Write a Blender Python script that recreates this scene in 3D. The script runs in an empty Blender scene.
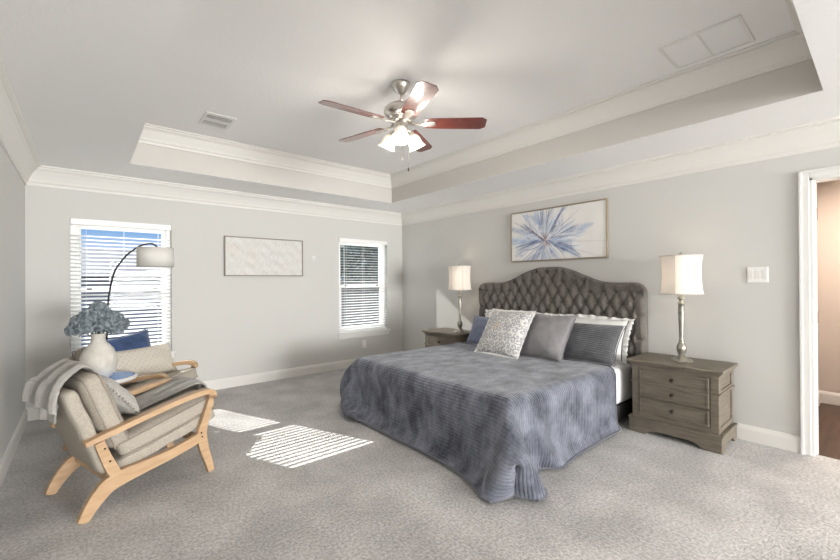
import bpy, bmesh, math, random
import numpy as np
from mathutils import Vector, Matrix, Euler
random.seed(7)
rng = np.random.default_rng(11)
PI = math.pi
SC = bpy.context.scene
COL = SC.collection

# ------------------------------------------------------------------ camera
f_px, yaw, pitch, roll = 396.2157, 0.7028704, 0.0033722, -0.0059002
CAM = Vector((-4.11027, -5.31161, 1.30834))
cd = bpy.data.cameras.new('camera'); co = bpy.data.objects.new('camera', cd); COL.objects.link(co)
cd.sensor_fit = 'HORIZONTAL'; cd.sensor_width = 36; cd.lens = f_px / 840 * 36
cd.clip_start = 0.05; cd.clip_end = 300
F = Vector((math.sin(yaw) * math.cos(pitch), math.cos(yaw) * math.cos(pitch), math.sin(pitch)))
R0 = Vector((math.cos(yaw), -math.sin(yaw), 0)); U0 = R0.cross(F)
R1 = R0 * math.cos(roll) + U0 * math.sin(roll); U1 = U0 * math.cos(roll) - R0 * math.sin(roll)
M = Matrix((R1, U1, -F)).transposed().to_4x4(); M.translation = CAM
co.matrix_world = M
SC.camera = co

# ------------------------------------------------------------------ light and exposure
SC.view_settings.view_transform = 'Standard'; SC.view_settings.look = 'None'
SC.view_settings.gamma = 1; SC.view_settings.exposure = .78
SC.view_settings.use_curve_mapping = False
SC.cycles.use_denoising = True
SC.cycles.max_bounces = 10; SC.cycles.diffuse_bounces = 6; SC.cycles.transparent_max_bounces = 16
SC.cycles.caustics_reflective = False; SC.cycles.caustics_refractive = False
SC.cycles.sample_clamp_indirect = 6

SUN_DIR = Vector((.61, -1.47, -1.0))        # the way the sunlight travels
w = bpy.data.worlds.new('sky'); SC.world = w; w.use_nodes = True
nt = w.node_tree; nt.nodes.clear()
# blue sky, pale at the horizon, brightened high up out of view as fill
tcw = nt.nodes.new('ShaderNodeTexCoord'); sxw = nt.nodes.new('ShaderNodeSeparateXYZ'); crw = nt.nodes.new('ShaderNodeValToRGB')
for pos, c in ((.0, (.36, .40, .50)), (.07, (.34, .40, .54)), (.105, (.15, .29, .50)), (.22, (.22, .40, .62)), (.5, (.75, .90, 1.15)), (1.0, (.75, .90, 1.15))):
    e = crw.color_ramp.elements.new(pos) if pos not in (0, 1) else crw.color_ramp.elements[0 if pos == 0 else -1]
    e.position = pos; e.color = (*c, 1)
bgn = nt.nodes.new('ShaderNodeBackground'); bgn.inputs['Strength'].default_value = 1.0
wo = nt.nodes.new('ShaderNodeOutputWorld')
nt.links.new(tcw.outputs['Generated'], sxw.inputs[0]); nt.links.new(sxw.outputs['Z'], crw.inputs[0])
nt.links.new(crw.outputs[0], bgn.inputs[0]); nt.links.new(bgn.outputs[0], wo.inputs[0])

def light(name, kind, loc, energy, color=(1, 1, 1), rot=None, size=None, sizey=None, direction=None, radius=None):
    l = bpy.data.lights.new(name, kind); l.energy = energy; l.color = color
    if kind == 'AREA':
        l.shape = 'RECTANGLE'; l.size = size; l.size_y = sizey
    if radius is not None: l.shadow_soft_size = radius
    o = bpy.data.objects.new(name, l); COL.objects.link(o); o.location = loc
    if direction is not None: o.rotation_euler = Vector(direction).to_track_quat('-Z', 'Y').to_euler()
    return o
s = light('sun', 'SUN', (-6, 8, 6), 9.5, (1, .95, .88), direction=SUN_DIR); s.data.angle = .0045
# fill light added behind the camera, set in an invented window
light('added_near_fill', 'AREA', (-1.9, -13.18, 1.25), 600, (1, .99, .97), size=3.0, sizey=1.8, direction=(-.08, 1, 0))
light('hall_fill', 'AREA', (1.0, -5.4, 2.3), 22, (1, .82, .70), size=.4, sizey=.4, direction=(0, 0, -1))  # unseen light without a fixture, added to brighten the hall

# ------------------------------------------------------------------ materials
def mat(name, color=(.8, .8, .8), rough=.6, metal=0, bump=None, mott=None, sheen=0, coat=0, trans=0, emit=None, spec=.5, alpha=1):
    m = bpy.data.materials.new(name); m.use_nodes = True
    n = m.node_tree; b = n.nodes['Principled BSDF']
    b.inputs['Base Color'].default_value = (*color, 1); b.inputs['Roughness'].default_value = rough
    b.inputs['Metallic'].default_value = metal; b.inputs['Specular IOR Level'].default_value = spec
    b.inputs['Sheen Weight'].default_value = sheen; b.inputs['Coat Weight'].default_value = coat
    b.inputs['Transmission Weight'].default_value = trans
    if emit: b.inputs['Emission Color'].default_value = (*emit[0], 1); b.inputs['Emission Strength'].default_value = emit[1]
    tc = n.nodes.new('ShaderNodeTexCoord')
    if mott:      # (scale, other colour, stretch, detail)
        mp = n.nodes.new('ShaderNodeMapping'); mp.inputs['Scale'].default_value = mott[2] if len(mott) > 2 else (1, 1, 1)
        t = n.nodes.new('ShaderNodeTexNoise'); t.inputs['Scale'].default_value = mott[0]; t.inputs['Detail'].default_value = mott[3] if len(mott) > 3 else 4
        cr = n.nodes.new('ShaderNodeValToRGB'); cr.color_ramp.elements[0].position = .32; cr.color_ramp.elements[1].position = .68
        cr.color_ramp.elements[0].color = (*color, 1); cr.color_ramp.elements[1].color = (*mott[1], 1)
        n.links.new(tc.outputs['Object'], mp.inputs[0]); n.links.new(mp.outputs[0], t.inputs['Vector'])
        n.links.new(t.outputs['Fac'], cr.inputs[0]); n.links.new(cr.outputs[0], b.inputs['Base Color'])
    if bump:      # (scale, strength, distance)
        t = n.nodes.new('ShaderNodeTexNoise'); t.inputs['Scale'].default_value = bump[0]; t.inputs['Detail'].default_value = 3
        bm_ = n.nodes.new('ShaderNodeBump'); bm_.inputs['Strength'].default_value = bump[1]; bm_.inputs['Distance'].default_value = bump[2]
        n.links.new(tc.outputs['Object'], t.inputs['Vector']); n.links.new(t.outputs['Fac'], bm_.inputs['Height'])
        n.links.new(bm_.outputs[0], b.inputs['Normal'])
    return m

def weave(m, axis='X', period=.004, strength=.4, coord='Object', both=False, distance=.002):
    """fine ribs along one axis of the object (or of its UV map), joined to the material's bump"""
    n = m.node_tree; b = n.nodes['Principled BSDF']
    tc = n.nodes.new('ShaderNodeTexCoord'); sp = n.nodes.new('ShaderNodeSeparateXYZ')
    n.links.new(tc.outputs[coord], sp.inputs[0])
    def rib(ax):
        mu = n.nodes.new('ShaderNodeMath'); mu.operation = 'MULTIPLY'; mu.inputs[1].default_value = PI / period
        si = n.nodes.new('ShaderNodeMath'); si.operation = 'SINE'; ab = n.nodes.new('ShaderNodeMath'); ab.operation = 'ABSOLUTE'
        po = n.nodes.new('ShaderNodeMath'); po.operation = 'POWER'; po.inputs[1].default_value = .5
        n.links.new(sp.outputs[ax], mu.inputs[0]); n.links.new(mu.outputs[0], si.inputs[0]); n.links.new(si.outputs[0], ab.inputs[0]); n.links.new(ab.outputs[0], po.inputs[0])
        return po
    r = rib(axis)
    if both:
        q = rib('Z' if axis != 'Z' else 'X'); a = n.nodes.new('ShaderNodeMath'); a.operation = 'ADD'
        n.links.new(r.outputs[0], a.inputs[0]); n.links.new(q.outputs[0], a.inputs[1]); r = a
    bp = n.nodes.new('ShaderNodeBump'); bp.inputs['Strength'].default_value = strength; bp.inputs['Distance'].default_value = distance
    n.links.new(r.outputs[0], bp.inputs['Height'])
    for l in list(n.links):
        if l.to_node == b and l.to_socket.name == 'Normal':
            n.links.new(l.from_socket, bp.inputs['Normal'])
    n.links.new(bp.outputs[0], b.inputs['Normal'])
    return m

def attr_mat(name, rough=.7, attr='paint', bump=None):
    m = mat(name, rough=rough, bump=bump); n = m.node_tree
    a = n.nodes.new('ShaderNodeAttribute'); a.attribute_name = attr
    n.links.new(a.outputs['Color'], n.nodes['Principled BSDF'].inputs['Base Color'])
    return m

def wood(name, c1, c2, scale=(1, 12, 12), nscale=3, rough=.45, coat=0):
    return mat(name, c1, rough, mott=(nscale, c2, scale, 8), bump=(60, .08, .001), coat=coat)

MT = {}
MT['wall'] = mat('wall_paint', (.585, .582, .562), .85, bump=(180, .12, .001))
MT['tray_wall'] = mat('tray_paint', (.57, .55, .52), .85, bump=(180, .12, .001))
MT['hall_wall'] = mat('hall_paint', (.60, .55, .50), .85, bump=(180, .12, .001))
MT['ceiling'] = mat('ceiling_texture', (.86, .86, .86), .9, bump=(38, .35, .006))
MT['trim'] = mat('trim_paint', (.71, .698, .668), .5)
MT['white'] = mat('white_paint', (.74, .735, .715), .4)
MT['vinyl'] = mat('window_vinyl', (.85, .85, .84), .35)
MT['slat'] = mat('blind_slat', (.86, .86, .85), .4)
MT['plastic'] = mat('white_plastic', (.80, .80, .78), .35)
MT['dark_slot'] = mat('dark_slot', (.16, .16, .16), .8)
MT['carpet'] = mat('carpet', (.37, .358, .348), .98, mott=(2.6, (.52, .505, .492), (1, 1, 1), 6), sheen=.25)
def carpet():
    m = MT['carpet']; n = m.node_tree; b = n.nodes['Principled BSDF']
    tc = n.nodes.new('ShaderNodeTexCoord')
    t1 = n.nodes.new('ShaderNodeTexNoise'); t1.inputs['Scale'].default_value = 95; t1.inputs['Detail'].default_value = 3
    t2 = n.nodes.new('ShaderNodeTexVoronoi'); t2.inputs['Scale'].default_value = 110
    ad = n.nodes.new('ShaderNodeMath'); ad.operation = 'ADD'
    bp = n.nodes.new('ShaderNodeBump'); bp.inputs['Strength'].default_value = .7; bp.inputs['Distance'].default_value = .005
    n.links.new(tc.outputs['Object'], t1.inputs['Vector']); n.links.new(tc.outputs['Object'], t2.inputs['Vector'])
    n.links.new(t1.outputs['Fac'], ad.inputs[0]); n.links.new(t2.outputs['Distance'], ad.inputs[1])
    n.links.new(ad.outputs[0], bp.inputs['Height']); n.links.new(bp.outputs[0], b.inputs['Normal'])
    # tuft speckle in the yarn colour
    cr = [x for x in n.nodes if x.type == 'VALTORGB'][0]
    t3 = n.nodes.new('ShaderNodeTexNoise'); t3.inputs['Scale'].default_value = 60; t3.inputs['Detail'].default_value = 5
    mr = n.nodes.new('ShaderNodeMapRange'); mr.inputs['From Min'].default_value = .35; mr.inputs['From Max'].default_value = .65
    mr.inputs['To Min'].default_value = .72; mr.inputs['To Max'].default_value = 1.22
    mx = n.nodes.new('ShaderNodeVectorMath'); mx.operation = 'SCALE'
    n.links.new(tc.outputs['Object'], t3.inputs['Vector']); n.links.new(t3.outputs['Fac'], mr.inputs[0])
    n.links.new(cr.outputs[0], mx.inputs[0]); n.links.new(mr.outputs[0], mx.inputs['Scale']); n.links.new(mx.outputs[0], b.inputs['Base Color'])
carpet()
_cr = [x for x in MT['carpet'].node_tree.nodes if x.type == 'VALTORGB'][0].color_ramp.elements; _cr[0].position = .37; _cr[1].position = .63
MT['hall_floor'] = wood('hall_floor_wood', (.050, .030, .020), (.11, .066, .044), (1, 9, 1), 3, .4)
MT['oak'] = wood('oak_wood', (.44, .285, .16), (.55, .375, .23), (1.5, 10, 10), 4, .45)
MT['grey_wood'] = wood('weathered_wood', (.120, .100, .075), (.190, .162, .126), (1.5, 1.5, 14), 5, .5)
MT['bronze'] = mat('dark_bronze', (.045, .038, .03), .4, .9)
MT['nickel'] = mat('brushed_nickel', (.62, .585, .54), .28, 1)
MT['champagne'] = mat('champagne_silver', (.30, .29, .25), .36, .85, mott=(30, (.46, .44, .385)))
MT['cherry'] = wood('cherry_blade', (.085, .022, .018), (.16, .045, .035), (12, 1.5, 1), 5, .28, coat=.6)
MT['black_metal'] = mat('black_metal', (.03, .03, .035), .4, .6)
MT['head_fabric'] = weave(mat('headboard_linen', (.110, .100, .088), .9, mott=(60, (.160, .147, .132)), sheen=.15), 'Y', .003, .2, both=True)
MT['button'] = mat('covered_button', (.12, .112, .10), .85)
MT['dark_base'] = mat('dark_bed_base', (.045, .042, .04), .8)
MT['sheet'] = mat('white_cotton', (.74, .745, .76), .85, bump=(14, .25, .01))
MT['ruffle'] = mat('white_ruffle_cotton', (.80, .80, .79), .85, bump=(30, .2, .004))
MT['oat'] = weave(mat('oatmeal_linen', (.36, .322, .272), .95, mott=(110, (.45, .41, .352))), 'X', .004, .25, both=True)
MT['oat_pipe'] = mat('oatmeal_piping', (.30, .265, .225), .9)
MT['throw'] = weave(mat('grey_throw_knit', (.31, .30, .28), .95, mott=(25, (.38, .368, .345)), sheen=.2), 'X', .008, .35, coord='UV')
MT['grey_pillow'] = mat('grey_chenille', (.34, .325, .30), .95, mott=(90, (.44, .42, .395)), sheen=.2, bump=(120, .4, .002))
MT['navy'] = mat('navy_velvet', (.010, .028, .085), .7, mott=(9, (.03, .075, .20)), sheen=.35, bump=(10, .6, .02))
MT['silver_velvet'] = weave(mat('silver_velvet', (.17, .165, .175), .75, mott=(7, (.28, .27, .28), (3, 1, 1)), sheen=.4), 'Y', .013, .3)
MT['slate_ribs'] = weave(mat('slate_velvet', (.055, .057, .066), .8, mott=(9, (.10, .103, .115)), sheen=.35), 'Z', .021, .9, distance=.006)
MT['blue_velvet'] = mat('slate_blue_velvet', (.11, .13, .21), .8, mott=(30, (.19, .22, .33)), sheen=.4, bump=(60, .5, .004))
MT['glass_white'] = mat('frosted_glass', (.95, .90, .82), .4, emit=((1, .84, .66), .22))
MT['bulb'] = mat('lit_bulb', (1, .9, .75), .4, emit=((1, .85, .62), 2.2))
MT['vase'] = mat('stone_vase', (.52, .49, .44), .85, mott=(14, (.64, .615, .57)), bump=(45, .5, .006))
MT['petal'] = mat('dusty_blue_petal', (.10, .13, .15), .8, mott=(40, (.34, .39, .42)))
MT['stem'] = mat('green_brown_stem', (.10, .12, .07), .8)
MT['leaf'] = mat('dusty_leaf', (.13, .17, .15), .7)
MT['table_glass'] = mat('table_painted_sky', (.07, .30, .80), .15)  # reflection of the window sky painted in as flat blue
MT['art_frame'] = mat('champagne_frame', (.36, .30, .22), .4, .4)
MT['art_frame_grey'] = mat('taupe_frame', (.25, .22, .18), .55)
MT['paint'] = attr_mat('painted_canvas', .6, bump=(90, .3, .002))
MT['scroll'] = attr_mat('scroll_print', .9, bump=(200, .2, .001))
MT['roof'] = mat('neighbour_roof', (.07, .07, .085), .9, mott=(3, (.10, .10, .12), (1, 1, 8)))
MT['siding'] = weave(mat('neighbour_siding', (.20, .21, .27), .8), 'Z', .18, .8, distance=.02)
MT['grass'] = mat('lawn', (.13, .14, .09), 1, mott=(2, (.20, .20, .13)))
MT['fence'] = mat('fence_board', (.22, .18, .15), .9, mott=(4, (.30, .26, .22), (6, 1, .4)))

def glass_mat():
    m = bpy.data.materials.new('window_glass'); m.use_nodes = True; n = m.node_tree; n.nodes.clear()
    o = n.nodes.new('ShaderNodeOutputMaterial'); t = n.nodes.new('ShaderNodeBsdfTransparent'); g = n.nodes.new('ShaderNodeBsdfGlossy')
    t.inputs[0].default_value = (.94, .96, .97, 1); g.inputs['Roughness'].default_value = .02
    mx = n.nodes.new('ShaderNodeMixShader'); mx.inputs[0].default_value = .008
    n.links.new(t.outputs[0], mx.inputs[1]); n.links.new(g.outputs[0], mx.inputs[2]); n.links.new(mx.outputs[0], o.inputs[0])
    return m
MT['glass'] = glass_mat()

def shade_mat(name, c, tr=.55):
    m = bpy.data.materials.new(name); m.use_nodes = True; n = m.node_tree; n.nodes.clear()
    o = n.nodes.new('ShaderNodeOutputMaterial'); d = n.nodes.new('ShaderNodeBsdfDiffuse'); t = n.nodes.new('ShaderNodeBsdfTranslucent')
    tc = n.nodes.new('ShaderNodeTexCoord'); no = n.nodes.new('ShaderNodeTexNoise'); no.inputs['Scale'].default_value = 220
    bp = n.nodes.new('ShaderNodeBump'); bp.inputs['Strength'].default_value = .25; bp.inputs['Distance'].default_value = .001
    n.links.new(tc.outputs['Object'], no.inputs['Vector']); n.links.new(no.outputs['Fac'], bp.inputs['Height']); n.links.new(bp.outputs[0], d.inputs['Normal'])
    d.inputs[0].default_value = (*c, 1); t.inputs[0].default_value = (*c, 1)
    mx = n.nodes.new('ShaderNodeMixShader'); mx.inputs[0].default_value = tr
    n.links.new(d.outputs[0], mx.inputs[1]); n.links.new(t.outputs[0], mx.inputs[2]); n.links.new(mx.outputs[0], o.inputs[0])
    return m
MT['shade'] = shade_mat('linen_shade', (.80, .76, .71), .22)
MT['shade_white'] = shade_mat('white_drum_shade', (.84, .83, .80), .35)

def quilt_mat():
    m = mat('quilted_velvet', (.043, .049, .072), .72, mott=(3.8, (.240, .255, .315), (1.2, 1.7, 1.0), 15), sheen=.30)
    n = m.node_tree
    n.nodes['Principled BSDF'].inputs['Sheen Roughness'].default_value = .35
    weave(m, 'X', .024, .65, coord='UV', distance=.009)
    [x for x in n.nodes if x.type == 'TEX_NOISE'][0].inputs['Roughness'].default_value = .72
    cr = [x for x in n.nodes if x.type == 'VALTORGB'][0]
    cr.color_ramp.elements[0].position = .38; cr.color_ramp.elements[1].position = .66
    return m
MT['quilt'] = quilt_mat()

# ------------------------------------------------------------------ helpers
def setp(o, label=None, cat=None, group=None, kind=None):
    if label: o['label'] = label
    if cat: o['category'] = cat
    if group: o['group'] = group
    if kind: o['kind'] = kind
    return o
def thing(name, label, cat, loc=(0, 0, 0), rz=0, group=None):
    o = bpy.data.objects.new(name, None); COL.objects.link(o); o.location = loc; o.rotation_euler = (0, 0, rz)
    o.empty_display_size = .1
    return setp(o, label, cat, group)
def link(name, bm, m, parent=None, smooth=False, auto=True, subsurf=0):
    me = bpy.data.meshes.new(name)
    if auto: bmesh.ops.recalc_face_normals(bm, faces=bm.faces)
    bm.to_mesh(me); bm.free()
    o = bpy.data.objects.new(name, me); COL.objects.link(o); me.materials.append(MT[m] if isinstance(m, str) else m)
    if smooth:
        for p in me.polygons: p.use_smooth = True
    if parent: o.parent = parent
    if subsurf:
        md = o.modifiers.new('sub', 'SUBSURF'); md.levels = md.render_levels = subsurf
    return o
def box(bm, x0, x1, y0, y1, z0, z1, bev=0, seg=2):
    vs = [bm.verts.new((x, y, z)) for x in (x0, x1) for y in (y0, y1) for z in (z0, z1)]
    fs = [bm.faces.new([vs[i] for i in q]) for q in ((0, 1, 3, 2), (4, 6, 7, 5), (0, 4, 5, 1), (2, 3, 7, 6), (0, 2, 6, 4), (1, 5, 7, 3))]
    if bev:
        es = list({e for f in fs for e in f.edges})
        bmesh.ops.bevel(bm, geom=es, offset=bev, segments=seg, profile=.5, affect='EDGES')
def boxes(lst, bev=0):
    bm = bmesh.new()
    for b in lst: box(bm, *b[:6], bev=(b[6] if len(b) > 6 else bev))
    return bm
def prism(bm, pts, axis, a, b, bev=0, seg=2):
    """closed 2-D outline extruded from a to b along axis ('x','y','z')"""
    def P(p, t):
        return {'x': (t, p[0], p[1]), 'y': (p[0], t, p[1]), 'z': (p[0], p[1], t)}[axis]
    A = [bm.verts.new(P(p, a)) for p in pts]; B = [bm.verts.new(P(p, b)) for p in pts]
    fs = [bm.faces.new(A), bm.faces.new(B[::-1])]
    n = len(pts)
    for i in range(n): fs.append(bm.faces.new((A[i], B[i], B[(i + 1) % n], A[(i + 1) % n])))
    if bev:
        es = [e for e in fs[0].edges] + [e for e in fs[1].edges]
        bmesh.ops.bevel(bm, geom=es, offset=bev, segments=seg, profile=.5, affect='EDGES')
def lathe(bm, prof, c=(0, 0, 0), seg=24, sx=1, sy=1, cap=True, rot=None):
    rings = []
    for r, z in prof:
        rg = []
        for i in range(seg):
            a = 2 * PI * i / seg; v = Vector((r * math.cos(a) * sx, r * math.sin(a) * sy, z))
            if rot: v = rot @ v
            rg.append(bm.verts.new(v + Vector(c)))
        rings.append(rg)
    for k in range(len(rings) - 1):
        for i in range(seg):
            j = (i + 1) % seg; bm.faces.new((rings[k][i], rings[k][j], rings[k + 1][j], rings[k + 1][i]))
    if cap:
        bm.faces.new(rings[0][::-1]); bm.faces.new(rings[-1])
def spline(pts, n):
    """Catmull-Rom through points of any dimension"""
    P = [np.array(p, float) for p in pts]; P = [2 * P[0] - P[1]] + P + [2 * P[-1] - P[-2]]
    out = []
    for i in range(1, len(P) - 2):
        for k in range(n):
            t = k / n; a, b, c, d = P[i - 1:i + 3]
            out.append(.5 * (2 * b + (c - a) * t + (2 * a - 5 * b + 4 * c - d) * t * t + (3 * b - a - 3 * c + d) * t ** 3))
    out.append(P[-2]); return out
def tube(bm, pts, r, seg=8, closed=False):
    P = [Vector(p) for p in pts]; n = len(P); rings = []
    up = Vector((0, 0, 1))
    for i in range(n):
        t = (P[(i + 1) % n] - P[i - 1]) if closed else (P[min(i + 1, n - 1)] - P[max(i - 1, 0)])
        if t.length < 1e-9: t = Vector((0, 0, 1))
        t.normalize(); a = t.cross(up)
        if a.length < .1: a = t.cross(Vector((1, 0, 0)))
        a.normalize(); b = t.cross(a); rr = r[i] if hasattr(r, '__len__') else r
        rings.append([bm.verts.new(P[i] + (a * math.cos(2 * PI * k / seg) + b * math.sin(2 * PI * k / seg)) * rr) for k in range(seg)])
        up = up
    for i in range(n if closed else n - 1):
        A, B = rings[i], rings[(i + 1) % n]
        # pick the best rotation between rings so that frames do not twist
        off = min(range(seg), key=lambda o: (A[0].co - B[o].co).length)
        for k in range(seg):
            bm.faces.new((A[k], A[(k + 1) % seg], B[(k + 1 + off) % seg], B[(k + off) % seg]))
    if not closed:
        bm.faces.new(rings[0][::-1]); bm.faces.new(rings[-1])
def ribbon_outline(path, n=8):
    """path of (u, z, width) -> closed outline of a bar with that centre line"""
    S = spline(path, n); L, Rr = [], []
    for i, p in enumerate(S):
        t = (S[min(i + 1, len(S) - 1)] - S[max(i - 1, 0)])[:2]; t /= np.linalg.norm(t); nn = np.array([-t[1], t[0]])
        L.append(p[:2] + nn * p[2] / 2); Rr.append(p[:2] - nn * p[2] / 2)
    return [tuple(x) for x in L + Rr[::-1]]
def grid_mesh(name, X, uv=None, closed=False, parent=None, m=None, smooth=True, color=None):
    """X: (n, k, 3) array -> surface"""
    n, k, _ = X.shape
    me = bpy.data.meshes.new(name)
    idx = np.arange(n * k).reshape(n, k)
    f = np.stack([idx[:-1, :-1], idx[1:, :-1], idx[1:, 1:], idx[:-1, 1:]], -1).reshape(-1, 4)
    me.from_pydata(X.reshape(-1, 3).tolist(), [], f.tolist())
    if uv is not None:
        l = me.uv_layers.new(name='UVMap'); U = uv.reshape(-1, 2)[f.reshape(-1)]
        l.data.foreach_set('uv', U.astype(np.float32).reshape(-1))
    if color is not None:
        a = me.color_attributes.new('paint', 'FLOAT_COLOR', 'POINT')
        c = np.concatenate([color.reshape(-1, 3), np.ones((n * k, 1))], 1)
        a.data.foreach_set('color', c.astype(np.float32).reshape(-1))
    if smooth: me.polygons.foreach_set('use_smooth', [True] * len(me.polygons))
    o = bpy.data.objects.new(name, me); COL.objects.link(o); me.materials.append(MT[m])
    if parent: o.parent = parent
    return o
def fbm(x, y, seed=0, octv=4):
    r = np.random.default_rng(seed); out = np.zeros_like(x, dtype=float); amp = 1
    for o in range(octv):
        for _ in range(4):
            a = r.uniform(0, 2 * PI); k = (2 ** o) * r.uniform(.7, 1.3)
            out += amp * np.sin((x * math.cos(a) + y * math.sin(a)) * k + r.uniform(0, 7)) / 4
        amp *= .6
    return out
def copy_tree(o, parent=None):
    c = o.copy(); COL.objects.link(c); c.parent = parent
    for ch in list(o.children): copy_tree(ch, c)
    return c

# ================================================================== THE SETTING
XL, YN, CH, UC = -4.54, -13.0, 2.435, 2.81  # room stretched far behind the camera to even out the added light
TX0, TX1, TY0, TY1 = -3.78, -.735, -5.07, -.71
W1 = (-4.22, -3.345); W2 = (-1.20, -.315); WZ = (.53, 1.968)
def st(name, bm, m, **k): return setp(link(name, bm, m, **k), kind='structure')

st('floor', boxes([(XL, .05, YN, 0, -.05, 0)]), 'carpet')
def wall_with_holes(y0, y1, xs, z1, holes):
    L = []; x = xs[0]
    for (a, b, c, d) in sorted(holes):
        L += [(x, a, y0, y1, 0, z1), (a, b, y0, y1, 0, c), (a, b, y0, y1, d, z1)]; x = b
    L.append((x, xs[1], y0, y1, 0, z1)); return boxes(L)
st('wall_back', wall_with_holes(0, .15, (XL - .15, .12), 2.95, [(*W1, *WZ), (*W2, *WZ)]), 'wall')
st('wall_left', boxes([(XL - .15, XL, YN - .15, 0, 0, 2.95)]), 'wall')
DY0, DY1, DH = -5.76, -4.940, 2.055
def wall_right():
    L = [(0, .12, DY1, 0, 0, 2.95), (0, .12, YN - .15, DY0, 0, 2.95), (0, .12, DY0, DY1, DH, 2.95)]
    return boxes(L)
st('wall_right', wall_right(), 'wall')
st('wall_near', wall_with_holes(YN - .15, YN, (XL, 0), 2.95, [(-3.6, -.2, .3, 2.25)]), 'wall')  # unseen wall, set back and opened for the added fill

# ceiling: soffit ring and raised centre
bm = boxes([(XL, 0, TY1, 0, CH, CH + .003), (XL, 0, YN, TY0, CH, CH + .003), (XL, TX0, TY0, TY1, CH, CH + .003), (TX1, 0, TY0, TY1, CH, CH + .003),
            (TX0 - .05, TX1 + .05, TY0 - .05, TY1 + .05, UC, UC + .08)])
st('ceiling', bm, 'ceiling')
e = .004
st('wall_tray', boxes([(TX0 - .05, TX0, TY0, TY1, CH + e, UC), (TX1, TX1 + .05, TY0, TY1, CH + e, UC),
                       (TX0, TX1, TY0 - .05, TY0, CH + e, UC), (TX0, TX1, TY1, TY1 + .05, CH + e, UC)]), 'tray_wall')

def crown(bm, x0, x1, y0, y1, ztop, drop, proj):
    """moulding run round a rectangle of walls, mitred, seen from inside"""
    prof = [(0, drop), (.012, drop), (.012, drop * .86), (.022, drop * .80), (.030, drop * .68), (.05, drop * .46), (proj * .62, drop * .28),
            (proj * .80, drop * .17), (proj * .86, drop * .17), (proj * .86, drop * .10), (proj, drop * .07), (proj, 0), (0, 0)]
    rings = [[bm.verts.new((cx + sx * p, cy + sy * p, ztop - d)) for p, d in prof] for cx, cy, sx, sy in ((x0, y0, 1, 1), (x1, y0, -1, 1), (x1, y1, -1, -1), (x0, y1, 1, -1))]
    for i in range(4):
        A, B = rings[i], rings[(i + 1) % 4]; n = len(prof)
        for k in range(n): bm.faces.new((A[k], A[(k + 1) % n], B[(k + 1) % n], B[k]))
bm = bmesh.new(); crown(bm, XL, 0, YN, 0, CH, .185, .115); st('trim_1', bm, 'trim')
bm = bmesh.new(); crown(bm, TX0, TX1, TY0, TY1, UC, .165, .105); st('trim_2', bm, 'trim')

def base_prof(bm, axis, a, b, at, sign):
    pr = [(0, 0), (.016 * sign, 0), (.016 * sign, .095), (.012 * sign, .108), (.006 * sign, .122), (0, .126)]
    if axis == 'x': prism(bm, [(at + p, z) for p, z in pr], 'x', a, b)
    else: prism(bm, [(at + p, z) for p, z in pr], 'y', a, b)
bm = bmesh.new(); base_prof(bm, 'x', XL, 0, 0, -1); st('baseboard_back', bm, 'trim')
bm = bmesh.new(); base_prof(bm, 'y', YN, 0, XL, 1); st('baseboard_left', bm, 'trim')
bm = bmesh.new(); base_prof(bm, 'y', DY1 + .058, 0, 0, -1); st('baseboard_right', bm, 'trim')
bm = bmesh.new(); base_prof(bm, 'x', XL, 0, YN, 1); st('baseboard_near', bm, 'trim')

# door opening: casing, jamb
def casing():
    bm = bmesh.new(); w_ = .058; x = -.018
    for (y0, y1, z0, z1) in ((DY1, DY1 + w_, 0, DH + w_), (DY0 - w_, DY0, 0, DH + w_), (DY0, DY1, DH, DH + w_)):
        box(bm, x, 0, y0, y1, z0, z1, .004)
    for (y0, y1, z0, z1) in ((DY1 + .040, DY1 + w_, 0, DH + w_), (DY0 - w_, DY0 - .040, 0, DH + w_), (DY0 - .04, DY1 + .04, DH + .04, DH + w_)):
        box(bm, x - .008, x, y0, y1, z0, z1, .003)
    # jamb lining and stop
    box(bm, -.012, .13, DY1 - .018, DY1, 0, DH, .002); box(bm, -.012, .13, DY0, DY0 + .018, 0, DH, .002); box(bm, -.012, .13, DY0, DY1, DH - .018, DH, .002)
    box(bm, .045, .085, DY1 - .030, DY1 - .018, 0, DH - .018, .002); box(bm, .045, .085, DY0 + .018, DY0 + .030, 0, DH - .018, .002)
    return bm
dr = st('door_1', casing(), 'white')
bm = bmesh.new()
for z in (.25, 1.02, 1.80): box(bm, .092, .125, DY1 - .0205, DY1 - .018, z - .045, z + .045); 
for z in (.25, 1.02, 1.80): lathe(bm, [(.006, z - .045), (.006, z + .045)], (.128, DY1 - .024, 0), 8)
link('hinge', bm, 'bronze', dr)

# hall beyond the door
st('floor_hall', boxes([(.051, 2.0, -6.4, -4.80, -.05, -.002)]), 'hall_floor')
st('wall_hall', boxes([(.12, 1.84, -4.83, -4.70, 0, 2.6), (1.84, 1.98, -6.4, -4.70, 0, 2.6), (.12, 1.84, -6.5, -6.4, 0, 2.6)]), 'hall_wall')
st('ceiling_hall', boxes([(.12, 1.98, -6.5, -4.70, 2.435, 2.5)]), 'ceiling')
bm = bmesh.new(); base_prof(bm, 'x', .13, 1.84, -4.83, -1); base_prof(bm, 'y', -6.4, -4.83, 1.84, -1); st('baseboard_hall', bm, 'white')

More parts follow.
